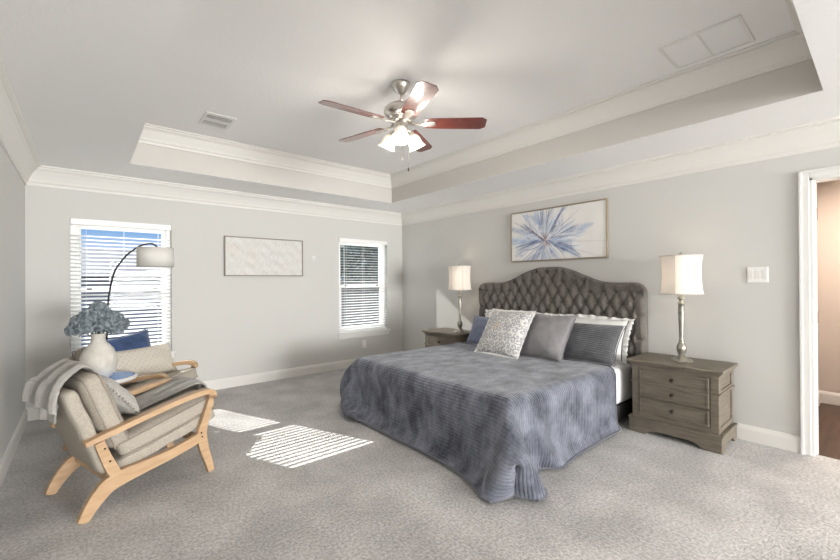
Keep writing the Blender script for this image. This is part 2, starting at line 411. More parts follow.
# windows
def make_window(idx, X):
    a, b = X; z0, z1 = WZ; zm = 1.235
    bm = bmesh.new(); y0, y1 = .075, .145; fw = .05
    for q in ((a, a + fw, z0, z1), (b - fw, b, z0, z1), (a + fw, b - fw, z0, z0 + fw), (a + fw, b - fw, z1 - fw, z1)):
        box(bm, q[0], q[1], y0, y1, q[2], q[3], .004)
    root = st('window_%d' % idx, bm, 'vinyl')
    for nm, za, zb, yy in (('sash', zm - .02, z1 - fw, .108), ('sash', z0 + fw, zm + .022, .080)):
        bm = bmesh.new(); sw = .034
        for q in ((a + fw, a + fw + sw, za, zb), (b - fw - sw, b - fw, za, zb), (a + fw + sw, b - fw - sw, za, za + sw + .008), (a + fw + sw, b - fw - sw, zb - sw - .008, zb)):
            box(bm, q[0], q[1], yy, yy + .028, q[2], q[3], .003)
        so = link(nm, bm, 'vinyl', root)
        link('pane', boxes([(a + fw + sw - .005, b - fw - sw + .005, yy + .012, yy + .016, za + sw, zb - sw)]), 'glass', so)
    bm = bmesh.new(); box(bm, a - .035, b + .035, -.045, .074, z0 - .022, z0 + .002, .005); link('sill', bm, 'white', root)
    bm = bmesh.new(); box(bm, a - .02, b + .02, -.018, 0, z0 - .085, z0 - .022, .004); link('apron', bm, 'white', root)
    bm = bmesh.new()
    for x in (a + .15, b - .15): box(bm, x - .02, x + .02, .062, .08, zm + .005, zm + .02, .003)
    link('latch', bm, 'bronze', root)
    return root
make_window(1, W1); make_window(2, W2)
# wide window made up behind the camera to hold the fill light
bm = bmesh.new()
for q in ((-3.6, -3.54, .3, 2.25), (-.26, -.2, .3, 2.25), (-3.54, -.26, .3, .36), (-3.54, -.26, 2.19, 2.25), (-1.93, -1.87, .36, 2.19)): box(bm, q[0], q[1], YN - .1, YN - .03, q[2], q[3])
st('window_3', bm, 'vinyl')

# ---------------------------------------------------------------- outside
st('ground', boxes([(-40, 30, .6, 60, -.6, -.5)]), 'grass')
nb = thing('neighbour_house', 'blue grey neighbouring house seen through the blinds of the left window', 'house', (-6.2, 9.5, -.5))
link('wall', boxes([(-5.5, 5.5, 0, 6, 0, 2.1)]), 'siding', nb)
bm = bmesh.new(); prism(bm, [(-.5, 2.0), (6.5, 2.0), (3, 3.0)], 'x', -5.9, 5.9); link('roof', bm, 'roof', nb)
fn = thing('wooden_fence', 'weathered wooden fence outside, behind the right window blinds', 'fence', (2, 6.4, -.5))
bm = bmesh.new()
for i in range(75):
    h = 1.85 + .02 * math.sin(i * 2.1); box(bm, -3 + i * .15, -3 + i * .15 + .14, 0, .02, 0, h)
link('board_panel', bm, 'fence', fn)
link('rail', boxes([(-3, 8.2, .02, .06, .4, .48), (-3, 8.2, .02, .06, 1.4, 1.48)]), 'fence', fn)
def tree(x, y, h, label, seed):
    t = thing('tree', label, 'tree', (x, y, -.5)); r = random.Random(seed)
    bm = bmesh.new(); tube(bm, [(0, 0, 0), (.1, 0, h * .3), (0, .05, h * .6)], [.16, .12, .08], 8); link('trunk', bm, 'stem', t)
    bm = bmesh.new()
    for i in range(2200):
        a = r.uniform(0, 2 * PI); q = r.uniform(0, 1) ** .5; zz = r.uniform(-1, 1); rr = math.sqrt(max(0, 1 - zz * zz)) * q * h * .36
        c = Vector((rr * math.cos(a), rr * math.sin(a), h * .66 + zz * h * .33)); e1 = Vector((r.gauss(0, 1), r.gauss(0, 1), r.gauss(0, 1))).normalized() * .17
        e2 = Vector((r.gauss(0, 1), r.gauss(0, 1), r.gauss(0, 1))).normalized() * .13
        bm.faces.new([bm.verts.new(c + v) for v in (e1, e2, -e1, -e2)])
    link('crown', bm, 'leaf', t, auto=False)
tree(6.3, 11, 4.6, 'leafy tree outside the right window', 3)

# ================================================================== THINGS ON THE SHELL
def make_blind(X, label, tilt=17, gap=.125):
    a, b = X; z0, z1 = WZ; y = .030
    t = thing('window_blind', label, 'window blind', ((a + b) / 2, y, z0), 0, 'white slatted blinds in the back wall windows')
    hw = (b - a) / 2 - .006; H = z1 - z0
    bm = bmesh.new(); box(bm, -hw, hw, -.026, .026, H - .048, H - .002, .003); link('headrail', bm, 'slat', t)
    bm = bmesh.new(); box(bm, -hw - .002, hw + .002, -.036, -.027, H - .062, H - .001, .003); link('valance', bm, 'slat', t)
    bm = bmesh.new(); th = math.radians(tilt); z = .05; n = 0; zs = []
    top = H - gap
    while z < top + .001:
        zs.append(z); z += .0405
    for z in zs:
        c, s_ = math.cos(th) * .025, math.sin(th) * .025; k = .0013
        sag = .0
        # local -y is the room side, and hangs lower
        pts = [(-c, z - s_ - k), (c, z + s_ - k), (c, z + s_ + k), (0, z + k * 2.2), (-c, z - s_ + k)]
        prism(bm, pts, 'x', -hw, hw)
    link('slats', bm, 'slat', t)
    bm = bmesh.new(); box(bm, -hw, hw, -.024, .024, .004, .026, .004); link('bottom_rail', bm, 'slat', t)
    bm = bmesh.new()
    for x in (-hw + .12, 0, hw - .12):
        for yy in (-.027, .027): box(bm, x - .001, x + .001, yy - .001, yy + .001, .02, H - .05)
    link('ladder_cord', bm, 'plastic', t)
    bm = bmesh.new(); tube(bm, [(-hw + .07, -.044, H - .06), (-hw + .07, -.05, H - .75)], .0035, 8); link('tilt_wand', bm, 'plastic', t)
    bm = bmesh.new(); tube(bm, [(hw - .05, -.044, H - .06), (hw - .05, -.046, H - .72)], .0016, 6); lathe(bm, [(.004, 0), (.007, .012), (.003, .03)], (hw - .05, -.046, H - .75), 8)
    link('lift_cord', bm, 'plastic', t)
    return t
make_blind(W1, 'white slatted blind in the left window behind the arc lamp', 17, .140)
make_blind(W2, 'white slatted blind in the window beside the room corner', 6)

def plate_outlet():
    t = thing('wall_outlet', 'small white electrical outlet low on the back wall under the right window', 'outlet', (-.768, 0, .33))
    bm = bmesh.new(); box(bm, -.036, .036, -.006, 0, -.058, .058, .003); link('cover_plate', bm, 'plastic', t)
    bm = bmesh.new()
    bm.free()
    for z in (-.028, .028):
        bm = bmesh.new(); lathe(bm, [(.016, 0), (.016, .003)], (0, -.006, z), 16, rot=Matrix.Rotation(PI / 2, 3, 'X')); so = link('socket', bm, 'white', t)
        for x in (-.006, .006): link('slot', boxes([(x - .001, x + .001, -.0096, -.0085, z - .004, z + .004)]), 'dark_slot', so)
plate_outlet()
t = thing('light_switch', 'white three gang light switch plate on the right wall by the doorway', 'light switch', (0, -4.64, 1.345))
bm = bmesh.new(); box(bm, -.007, 0, -.066, .066, -.062, .062, .004); link('cover_plate', bm, 'plastic', t)
for y in (-.044, 0, .044):
    bm = bmesh.new(); box(bm, -.011, -.006, y - .016, y + .016, -.034, .034, .002); link('rocker', bm, 'white', t)
t = thing('wall_sensor', 'small round white sensor knob on the back wall right of the pale canvas', 'sensor', (-1.615, 0, 1.652))
rx = Matrix.Rotation(PI / 2, 3, 'X')
bm = bmesh.new(); lathe(bm, [(.030, 0), (.030, .010), (.024, .016), (0.004, .017)], (0, 0, 0), 24, rot=rx); link('base', bm, 'plastic', t)
bm = bmesh.new(); lathe(bm, [(.012, .012), (.014, .03), (.008, .038), (.002, .039)], (0, 0, 0), 16, rot=rx); link('knob', bm, 'white', t, smooth=True)

# ceiling registers
t = thing('ceiling_vent', 'small white two slot air vent on the raised ceiling at the left', 'vent', (-3.165, -1.30, UC))
bm = bmesh.new()
box(bm, -.125, .125, -.165, .165, -.008, 0, .003); link('face_plate', bm, 'white', t)
for yy in (-.085, .075):
    bm = bmesh.new(); box(bm, -.10, .10, yy - .03, yy + .03, -.0095, -.0082); sl = link('slot', bm, 'dark_slot', t)
    bm = bmesh.new()
    for k in range(5):
        y = yy - .024 + k * .012; prism(bm, [(y - .003, -.016), (y - .001, -.016), (y + .004, -.0095), (y + .002, -.0095)], 'x', -.10, .10)
    link('louver', bm, 'white', sl)
t = thing('return_grille', 'large white two panel return air grille beside the tray moulding', 'vent', (-1.085, -4.57, UC))
bm = bmesh.new()
for q in ((-.19, -.17, -.215, .215), (.17, .19, -.215, .215), (-.17, .17, -.215, -.195), (-.17, .17, .195, .215), (-.17, .17, -.006, .006)):
    box(bm, q[0], q[1], q[2], q[3], -.010, 0, .002)
link('frame', bm, 'white', t)
for s_ in (-1, 1):
    bm = bmesh.new(); y0, y1 = sorted((s_ * .006, s_ * .195)); box(bm, -.17, .17, y0, y1, -.004, -.001)
    for k in range(33):
        x = -.166 + k * .0101; prism(bm, [(x, -.0070), (x + .0097, -.0062), (x + .0097, -.004), (x, -.004)], 'y', y0, y1)
    link('louver_panel', bm, 'ceiling', t)

# ---------------------------------------------------------------- artwork
def paint_canvas(w_, h_, fn, nx, ny):
    u = np.linspace(0, w_, nx); v = np.linspace(0, h_, ny); U, V = np.meshgrid(u, v, indexing='ij')
    return U, V, fn(U, V, w_, h_)
def frame_mesh(w_, h_, fw, depth, axis):
    bm = bmesh.new()
    for q in ((-w_ / 2, w_ / 2, -h_ / 2, -h_ / 2 + fw), (-w_ / 2, w_ / 2, h_ / 2 - fw, h_ / 2), (-w_ / 2, -w_ / 2 + fw, -h_ / 2 + fw, h_ / 2 - fw), (w_ / 2 - fw, w_ / 2, -h_ / 2 + fw, h_ / 2 - fw)):
        if axis == 'y': box(bm, q[0], q[1], -depth, -.001, q[2], q[3], .001)
        else: box(bm, -depth, -.001, q[0], q[1], q[2], q[3], .001)
    return bm
def flower_paint(U, V, w_, h_):
    C = np.ones(U.shape + (3,)) * np.array([.74, .73, .71]); C += fbm(U * 9, V * 9, 4)[..., None] * .03
    r = np.random.default_rng(5); cx, cy = w_ * .40, h_ * .38
    cols = [(.10, .14, .30), (.20, .30, .52), (.42, .50, .66), (.60, .66, .76), (.80, .81, .83), (.30, .38, .58), (.70, .70, .74), (.85, .83, .80)]
    def stroke(a, r0, r1, wd, col, curve, al, ex=1.0):
        nonlocal C
        du, dv = U - cx, V - cy
        d = du * math.cos(a) + dv * math.sin(a); q = -du * math.sin(a) + dv * math.cos(a)
        tt = np.clip((d - r0) / (r1 - r0), 0, 1); q = q - curve * tt ** 2
        prof = wd * np.abs(np.sin(PI * np.clip(tt, .02, 1) ** (.8 + .5 * (1 - ex)))) ** ex + .0008
        m_ = np.clip(1.3 - np.abs(q) / np.maximum(prof, 1e-4), 0, 1) * ((d > r0) & (d < r1)) * al
        m_ = m_ * (.65 + .35 * np.clip(np.sin(q * 900 + a * 7) + fbm(U * 60, V * 60, 9) * 1.2, -1, 1))
        m_ = np.clip(m_, 0, 1)[..., None]; C = C * (1 - m_) + np.array(col) * m_
    for i in range(72):      # broad petals
        a = [r.uniform(-.45, PI + .45), r.uniform(-.3, PI * .8), r.uniform(0, 2 * PI)][i % 3]; L = r.uniform(.28, .62) * (1 if abs(math.sin(a)) < .6 else .80)
        stroke(a, r.uniform(.0, .12), L, r.uniform(.028, .075), [(.30, .40, .58), (.55, .62, .72), (.20, .27, .46), (.74, .77, .80), (.42, .46, .55), (.62, .60, .58), (.36, .47, .64), (.82, .80, .77)][i % 8], r.uniform(-.16, .16), .78, .62)
    for i in range(120):
        a = [r.uniform(-.5, PI + .5), r.uniform(0, 2 * PI)][i % 2]; L = r.uniform(.12, .55); q0 = r.uniform(0, .22)
        stroke(a, q0, max(L, q0 + .06), r.uniform(.003, .013), [(.09, .11, .25), (.16, .22, .42), (.30, .38, .56), (.86, .85, .83), (.12, .12, .20), (.60, .66, .74)][i % 6], r.uniform(-.10, .10), .9)
    for i in range(34):
        a = r.uniform(0, 2 * PI); stroke(a, .0, r.uniform(.04, .12), r.uniform(.004, .012), [(.16, .10, .14), (.40, .26, .24), (.75, .70, .66), (.08, .08, .16)][i % 4], r.uniform(-.02, .02), .9)
    for a, L in ((-1.9, .3), (-1.35, .3), (-.35, .75), (-.12, .78), (3.3, .5)): stroke(a, .05, L, .003, (.22, .24, .34), .03, .7)
    return np.clip(C, 0, 1)
t = thing('floral_painting', 'large blue and white abstract flower painting above the headboard', 'painting', (0, -2.86, 1.845))
aw, ah = 1.20, .61
U, V, C = paint_canvas(aw - .03, ah - .03, flower_paint, 330, 170)
X = np.stack([np.full(U.shape, -.026), -(U - (aw - .03) / 2), V - (ah - .03) / 2], -1)
grid_mesh('canvas', X, parent=t, m='paint', color=C, smooth=False)
link('frame', frame_mesh(aw, ah, .011, .034, 'x'), 'art_frame', t)
link('backing', boxes([(-.022, -.002, -aw / 2 + .015, aw / 2 - .015, -ah / 2 + .015, ah / 2 - .015)]), 'white', t)
def dots_paint(U, V, w_, h_):
    r = np.random.default_rng(8)
    n = r.uniform(-1, 1, U.shape); n2 = fbm(U * 55, V * 55, 2, 3)
    g = .60 + .05 * n2 + .10 * n * (.4 + .6 * (fbm(U * 12, V * 12, 6) > -.2))
    C = np.stack([g * 1.01, g, g * .965], -1)
    for (x, y, rr, c) in ((.09, .32, .055, (.62, .52, .38)), (.09, .32, .018, (.55, .50, .42)), (.30, .18, .05, (.60, .54, .46)), (.30, .30, .04, (.60, .54, .44)), (.75, .12, .04, (.62, .52, .50)), (.60, .24, .06, (.48, .50, .52))):
        d = np.hypot(U - x, V - y); m_ = (np.exp(-((d - rr) / .007) ** 2) * .55)[..., None]; C = C * (1 - m_) + np.array(c) * m_
    return np.clip(C, 0, 1)
t = thing('pale_canvas', 'pale beige speckled abstract canvas in a thin taupe frame on the back wall', 'painting', (-2.285, 0, 1.638))
aw, ah = 1.015, .498
U, V, C = paint_canvas(aw - .02, ah - .02, dots_paint, 300, 150)
X = np.stack([U - (aw - .02) / 2, np.full(U.shape, -.024), V - (ah - .02) / 2], -1)
grid_mesh('canvas', X, parent=t, m='paint', color=C, smooth=False)
link('frame', frame_mesh(aw, ah, .013, .034, 'y'), 'art_frame_grey', t)
link('backing', boxes([(-aw / 2 + .01, aw / 2 - .01, -.020, -.002, -ah / 2 + .01, ah / 2 - .01)]), 'white', t)

# ================================================================== BED
bed = thing('bed', 'king bed with tall grey tufted headboard against the right wall', 'bed', (-1.08, -2.80, 0))
BX, BY = -1.08, -2.80
HW = 1.03
def hb_top(y):
    t_ = abs(y) / HW
    b = 1.285 + .180 * (.5 + .5 * math.cos(PI * min(1, max(0, (t_ - .06) / .64))))
    rc = .11; e_ = HW - abs(y)
    if e_ < rc: b -= rc - math.sqrt(max(0, rc * rc - (rc - e_) ** 2))
    return b
def headboard():
    ny, nz = 330, 170; zb = .14
    ys = np.linspace(-HW, HW, ny); T = np.array([hb_top(y) for y in ys])
    s_ = np.linspace(0, 1, nz)
    Y = np.repeat(ys[:, None], nz, 1); Z = zb + (T[:, None] - zb) * s_[None, :]
    sx, dy = .128, .112; z0 = 1.195
    p = Y / sx; q = (Z - z0) / (2 * dy)
    # diamond lattice: buttons at (i, j) and (i+.5, j+.5)
    a = p + q; b = p - q
    fa = np.abs(a - np.round(a)); fb = np.abs(b - np.round(b))           # 0 on the creases
    h = .048 * (np.clip(fa * 2, 0, 1) * np.clip(fb * 2, 0, 1)) ** .40; dim = np.exp(-((fa ** 2 + fb ** 2) / .022)); h = h - .020 * dim
    # above the top button row the creases run straight up, on the sides straight out
    topd = T[:, None] - Z; k = np.round((T[:, None] - .095 - z0) / dy)
    vert = np.abs(np.sin(PI * p)) ** .5
    px = p + .0
    zrow = z0 + k * dy
    par = np.mod(k, 2)
    pv = np.abs(np.sin(PI * (p - par * .5))) ** .45 * .040
    wv = np.clip((Z - zrow) / .02 + .5, 0, 1)
    h = h * (1 - wv) + pv * wv
    edge = np.minimum.reduce([topd, HW - np.abs(Y)])
    sd = np.clip(((HW - np.abs(Y)) - .085) / .02 + .5, 0, 1)
    hz = np.abs(np.sin(PI * (Z - z0) / (2 * dy))) ** .45 * .036
    h = h * wv + (h * sd + hz * (1 - sd)) * (1 - wv)
    rnd = np.sqrt(np.clip(1 - (1 - np.clip(edge / .035, 0, 1)) ** 2, 0, 1))
    Xd = -(.045 + (.024 + h) * rnd)
    Xp = np.stack([Xd, Y, Z], -1)
    me = grid_mesh('headboard', Xp - np.array([BX, 0, 0]), parent=bed, m='head_fabric').data
    # closed back: rebuild as bmesh
    bm = bmesh.new(); bm.from_mesh(me)
    be = [e_ for e_ in bm.edges if e_.is_boundary]
    r = bmesh.ops.extrude_edge_only(bm, edges=be)
    for v in r['geom']:
        if isinstance(v, bmesh.types.BMVert): v.co.x = -.004 - BX
    bmesh.ops.holes_fill(bm, edges=[e_ for e_ in bm.edges if e_.is_boundary], sides=0)
    bmesh.ops.recalc_face_normals(bm, faces=bm.faces)
    bm.to_mesh(me); bm.free()
    hb = [o for o in bed.children if o.name.startswith('headboard')][0]
    # buttons
    cnt = []
    for k_ in range(-5, 3):
        for i in range(-9, 10):
            y = (i + (.5 if k_ % 2 else 0)) * sx; z = z0 + k_ * dy
            if abs(y) < HW - .06 and z < hb_top(y) - .055 and z > .62: cnt.append((y, z))
    cnt.sort(key=lambda c: -c[1])
    first = None
    for (y, z) in cnt[:98]:
        if first is None:
            bm = bmesh.new(); lathe(bm, [(.0005, .007), (.006, .006), (.010, .003), (.011, 0), (.009, -.004)], (0, 0, 0), 10, rot=Matrix.Rotation(-PI / 2, 3, 'Y'))
            first = link('button', bm, 'button', hb, smooth=True); o = first
        else:
            o = first.copy(); COL.objects.link(o)
        o.location = (-.060 - BX, y, z)
headboard()
MB_Y = .965
bm = bmesh.new(); box(bm, -2.06 - BX, -.11 - BX, -MB_Y + .02, MB_Y - .02, .045, .185, .01); link('base', bm, 'dark_base', bed)
for x in (-2.0, -.2):
    for y in (-.85, .85):
        bm = bmesh.new(); box(bm, x - BX - .025, x - BX + .025, y - .025, y + .025, 0, .05, .004); link('leg', bm, 'dark_base', bed)
def soft_box(nx, ny, nz, cx, cy, cz, lx, ly, lz, r, noise=0, sc=5, seed=1):
    """rounded box as a bmesh: sphere-cube mapping with corner radius r"""
    bm = bmesh.new(); bmesh.ops.create_cube(bm, size=2)
    bmesh.ops.subdivide_edges(bm, edges=bm.edges, cuts=nx, use_grid_fill=True)
    for v in bm.verts:
        p = Vector((v.co.x * lx / 2, v.co.y * ly / 2, v.co.z * lz / 2)); h = Vector((lx / 2 - r, ly / 2 - r, lz / 2 - r))
        q = Vector([max(-h[i], min(h[i], p[i])) for i in range(3)]); d = p - q
        if d.length > 1e-6: p = q + d.normalized() * r if d.length > 1e-9 else p
        v.co = p + Vector((cx, cy, cz))
    return bm
bm = soft_box(24, 0, 0, -1.085 - BX, 0, .357, 1.94, 2 * MB_Y - .01, .35, .06)
for v in bm.verts:
    v.co.y += .004 * math.sin(v.co.x * 9 + v.co.z * 14) * (1 if abs(v.co.y) > .9 else 0); 
link('mattress', bm, 'sheet', bed, smooth=True)

# ---- white top sheet / coverlet edge is the mattress cover; the quilt is simulated as a hanging cloth
def drape():
    cell = .034
    x_head, L, Wd = -.60, 2.03, 2.86
    nu, nv = int(L / cell) + 1, int(Wd / cell) + 1
    us = np.arange(nu) * cell; vs = (np.arange(nv) - (nv - 1) / 2) * cell
    P = np.zeros((nu, nv, 3)); P[..., 0] = x_head - us[:, None]; P[..., 1] = BY + vs[None, :]; P[..., 2] = .58
    U_, V_ = np.meshgrid(us, vs, indexing='ij')
    P[..., 2] += .006 * fbm(U_ * 5, V_ * 5, 3)
    # a little skew: the near foot corner hangs longer
    P[..., 1] -= .05
    UV = np.stack([U_, V_], -1); P0 = P.copy(); P0[:2, :, 1] = BY + np.clip(P0[:2, :, 1] - BY, -MB_Y - .02, MB_Y + .02)
    bx0, bx1, by0, by1, bz = -2.08, 0, BY - MB_Y - .014, BY + MB_Y + .014, .545
    rad = .075; Q = P.copy(); g = -.0007
    hx, hy = (bx1 - bx0) / 2 - rad, (by1 - by0) / 2 - rad; cx, cy = (bx0 + bx1) / 2, (by0 + by1) / 2
    def con(A, B, rest, stiff):
        d = B - A; l = np.sqrt((d ** 2).sum(-1, keepdims=True)) + 1e-9; c_ = d * ((l - rest) / l * .5 * stiff)
        A += c_; B -= c_
    rest_x = cell; rs = cell * math.sqrt(2)
    def collide():
        q = P - np.array([cx, cy, 0]); cl = np.stack([np.clip(q[..., 0], -hx, hx), np.clip(q[..., 1], -hy, hy), np.minimum(q[..., 2], bz - rad)], -1)
        d = q - cl; l = np.sqrt((d ** 2).sum(-1)); inside = l < rad
        l_ = np.maximum(l, 1e-6)[..., None]
        nn = d / l_
        zero = l < 1e-5
        nn[zero] = (0, 0, 1)
        newp = cl + nn * rad + np.array([cx, cy, 0])
        # deep inside: lift to the top
        deep = zero & (P[..., 2] < bz)
        P[inside] = newp[inside]
        if deep.any(): P[deep, 2] = bz
        fl = P[..., 2] < .012
        P[fl, 2] = .012
        # pillows side: keep everything on the head side on top
        return inside, fl
    nst = 560
    for it in range(nst):
        damp = .985 if it < nst * .75 else .9
        V3 = (P - Q) * damp; Q = P.copy(); P += V3; P[..., 2] += g
        for k in range(12):
            for s0 in (0, 1):
                n2 = (nu - s0) // 2; A = P[s0:s0 + 2 * n2:2]; B = P[s0 + 1:s0 + 2 * n2:2]; n2 = min(len(A), len(B)); con(A[:n2], B[:n2], rest_x, 1)
                m2 = (nv - s0) // 2; A = P[:, s0:s0 + 2 * m2:2]; B = P[:, s0 + 1:s0 + 2 * m2:2]; m2 = min(A.shape[1], B.shape[1]); con(A[:, :m2], B[:, :m2], rest_x, 1)
            for s0 in (0, 1):
                for (r0, c0, r1, c1) in ((0, 0, 1, 1), (0, 1, 1, 0)):
                    A = P[s0:nu - 1:2][:, c0:nv - 1 + c0]; B = P[s0 + 1:nu:2][:, c1:nv - 1 + c1]
                    n2 = min(len(A), len(B)); con(A[:n2, ::2], B[:n2, ::2], rs, .5); con(A[:n2, 1::2], B[:n2, 1::2], rs, .5)
            for s0 in range(4):   # bending over a longer span
                A = P[s0:nu - 3:4]; B = P[s0 + 3:nu:4]; n2 = min(len(A), len(B)); con(A[:n2], B[:n2], cell * 3, .12)
                A = P[:, s0:nv - 3:4]; B = P[:, s0 + 3:nv:4]; m2 = min(A.shape[1], B.shape[1]); con(A[:, :m2], B[:, :m2], cell * 3, .12)
            ins, fl = collide()
            if it < 300: P[-1, 0] += np.array([-.00010, 0, 0])
            P[..., 1] = np.clip(P[..., 1], -4.00, BY + MB_Y + .30) if it > 200 else P[..., 1]; lim = np.where(P[..., 1] < -3.6, -2.32, -2.24)
            if it > 200: P[..., 0] = np.maximum(P[..., 0], lim)
            top_ = np.abs(P0[0, :, 1] - BY) < MB_Y - .05; P[:2, top_, :2] = P0[:2, top_, :2]; P[:2, :, 0] = P0[:2, :, 0]
        # friction
        Q[ins] = Q[ins] * .45 + P[ins] * .55; ff = .02 if it < 420 else .8; Q[fl] = Q[fl] * (1 - ff) + P[fl] * ff
    # keep the thickness out of the floor, crinkle the top
    top = np.clip((P[..., 2] - .48) / .05, 0, 1)
    P[..., 2] += top * .004 * fbm(U_ * 14, V_ * 14, 21, 3) + .008
    return P, UV
Pq, UVq = drape()
q = thing('quilt', 'slate blue crushed velvet quilt spread over the bed and pooling at its foot', 'quilt', (BX, BY, 0))
o = grid_mesh('cover', Pq - np.array([BX, BY, 0]), uv=UVq, parent=q, m='quilt')
md = o.modifiers.new('s', 'SUBSURF'); md.levels = md.render_levels = 1
md = o.modifiers.new('t', 'SOLIDIFY'); md.thickness = .014; md.offset = 1
bord = np.concatenate([Pq[0, :], Pq[1:, -1], Pq[-1, :-1][::-1], Pq[1:-1, 0][::-1]]) - np.array([BX, BY, 0])
bm = bmesh.new(); tube(bm, [tuple(p + np.array([0, 0, .004])) for p in bord], .008, 6, closed=True)
MT['quilt_hem'] = mat('quilt_binding', (.10, .105, .13), .8, sheen=.3)
link('binding', bm, 'quilt_hem', q, smooth=True)

# ---- pillows
def pillow_mesh(w_, h_, T, n=26, pinch=.06, flange=0, wav=0, seed=1, crease=.010, p_=.45, corner=.0):
    """pillow standing in the local y-z plane, face to -x, bottom at z=0; returns front and back grids merged"""
    bm = bmesh.new(); a = np.linspace(-1, 1, n)
    A, B = np.meshgrid(a, a, indexing='ij')
    th = T / 2 * (np.clip((1 - A ** 2) * (1 - B ** 2), 0, 1)) ** p_
    nz_ = fbm(A * 3 + seed, B * 3, seed, 3) * crease
    Yp = A * w_ / 2 * (1 - pinch * (1 - B ** 2)); Zp = B * h_ / 2 * (1 - pinch * (1 - A ** 2)) 
    inner = np.clip((1 - A ** 2) * (1 - B ** 2) * 4, 0, 1)
    vf = {}
    for sgn in (-1, 1):
        for i in range(n):
            for j in range(n):
                bd = i in (0, n - 1) or j in (0, n - 1)
                if sgn == 1 and bd: vf[(sgn, i, j)] = vf[(-1, i, j)]; continue
                vf[(sgn, i, j)] = bm.verts.new((sgn * (th[i, j]) + nz_[i, j] * inner[i, j], Yp[i, j], Zp[i, j] + h_ / 2))
    for sgn in (-1, 1):
        for i in range(n - 1):
            for j in range(n - 1):
                bm.faces.new([vf[(sgn, i, j)], vf[(sgn, i + 1, j)], vf[(sgn, i + 1, j + 1)], vf[(sgn, i, j + 1)]])
    ring = [(i, 0) for i in range(n)] + [(n - 1, j) for j in range(1, n)] + [(i, n - 1) for i in range(n - 2, -1, -1)] + [(0, j) for j in range(n - 2, 0, -1)]
    R = [vf[(-1, i, j)].co.copy() for i, j in ring]
    return bm, R
def flange_bm(R, h_, wd, wav, freq, thick=.003, rows=3):
    bm = bmesh.new(); c = Vector((0, 0, h_ / 2)); m_ = len(R)
    # denser ring
    RR = []
    for i in range(m_):
        for k in range(4): RR.append(R[i].lerp(R[(i + 1) % m_], k / 4))
    N = len(RR); rings = []
    for r_ in range(rows + 1):
        f_ = r_ / rows; rg = []
        for i, p in enumerate(RR):
            d = (p - c); d.x = 0; d.normalize(); 
            o_ = p + d * wd * f_ + Vector((wav * f_ * math.sin(i / N * 2 * PI * freq) + wav * .5 * f_ * math.sin(i * .9), 0, 0))
            rg.append(bm.verts.new(o_ - d * .004 * (r_ == 0)))
        rings.append(rg)
    for r_ in range(rows):
        for i in range(N): bm.faces.new((rings[r_][i], rings[r_][(i + 1) % N], rings[r_ + 1][(i + 1) % N], rings[r_ + 1][i]))
    return bm
def pillow(name, label, w_, h_, T, loc, yaw_, lean, m, flange=0, fwav=0, ffreq=20, fm=None, group=None, spin=0, color=None, edge='piping', **k):
    """lean: tilt of the top towards +x (local) in degrees; yaw in degrees about z; spin in the pillow's own plane"""
    t_ = thing(name, label, 'pillow', loc, 0, group)
    t_.rotation_euler = (Matrix.Rotation(math.radians(yaw_), 3, 'Z') @ Matrix.Rotation(math.radians(lean), 3, 'Y') @ Matrix.Rotation(math.radians(spin), 3, 'X')).to_euler()
    bm, R = pillow_mesh(w_, h_, T, **k)
    o_ = link('cushion_body', bm, m, t_, smooth=True)
    if color is not None:
        me = o_.data; at_ = me.color_attributes.new('paint', 'FLOAT_COLOR', 'POINT')
        co_ = np.array([v.co[:] for v in me.vertices]); c_ = color(co_[:, 1] + w_ / 2, co_[:, 2], w_, h_)
        at_.data.foreach_set('color', np.concatenate([c_, np.ones((len(c_), 1))], 1).astype(np.float32).reshape(-1))
    else:
        md_ = o_.modifiers.new('s', 'SUBSURF'); md_.levels = md_.render_levels = 1
    if flange:
        fo = link(edge, flange_bm(R, h_, flange, fwav, ffreq), fm or m, t_, smooth=True)
        md_ = fo.modifiers.new('t', 'SOLIDIFY'); md_.thickness = .004
    else:
        bm = bmesh.new(); tube(bm, [tuple(p) for p in R], .004, 6, closed=True); link('piping', bm, fm or m, t_, smooth=True)
    return t_
def scroll_color(U, V, w_, h_):
    base = np.array([.66, .65, .63]); C = np.ones((len(U), 3)) * base; r = np.random.default_rng(3)
    m_ = np.zeros(len(U)); s_ = .060
    for i in range(-1, 10):
        for j in range(-1, 10):
            x = (i + (j % 2) * .5) * s_ + r.uniform(-.008, .008); y = j * s_ * .88 + r.uniform(-.008, .008)
            du, dv = U - x, V - y; d = np.hypot(du, dv); a = np.arctan2(dv, du) * (1 if (i + j) % 2 else -1)
            rr = .008 + .0036 * np.mod(a + r.uniform(0, 6), 2 * PI)
            m_ = np.maximum(m_, np.exp(-((d - rr) / .0046) ** 2)); m_ = np.maximum(m_, np.exp(-(d / .006) ** 2))
    m_ = (m_ * .85)[:, None]; tone = np.array([.13, .15, .19])
    C = C * (1 - m_) + tone * m_
    d = np.hypot(U - w_ * .62, V - h_ * .56); g = (np.exp(-(d / .035) ** 2) * .6)[:, None]; C = C * (1 - g) + np.array([.55, .40, .26]) * g
    return C
def lattice_color(U, V, w_, h_):
    C = np.ones((len(U), 3)) * np.array([.60, .56, .49]); s_ = .05
    a = np.abs(np.sin((U + V) * PI / s_)); b = np.abs(np.sin((U - V) * PI / s_)); m_ = (np.clip(1 - np.minimum(a, b) * 2.4, 0, 1) * .6 + np.clip(a * b - .75, 0, 1) * 2.2)
    m_ = np.clip(m_, 0, .8)[:, None]; return C * (1 - m_) + np.array([.22, .20, .175]) * m_
ZT = .548
pillow('pillow', 'white ruffled pillow sham nearest the right bedside lamp, behind the ribbed slate pillow', .88, .41, .17, (-.31, -3.28, ZT), 0, 24, 'ruffle', flange=.045, fwav=.010, ffreq=34, edge='ruffle', seed=2)
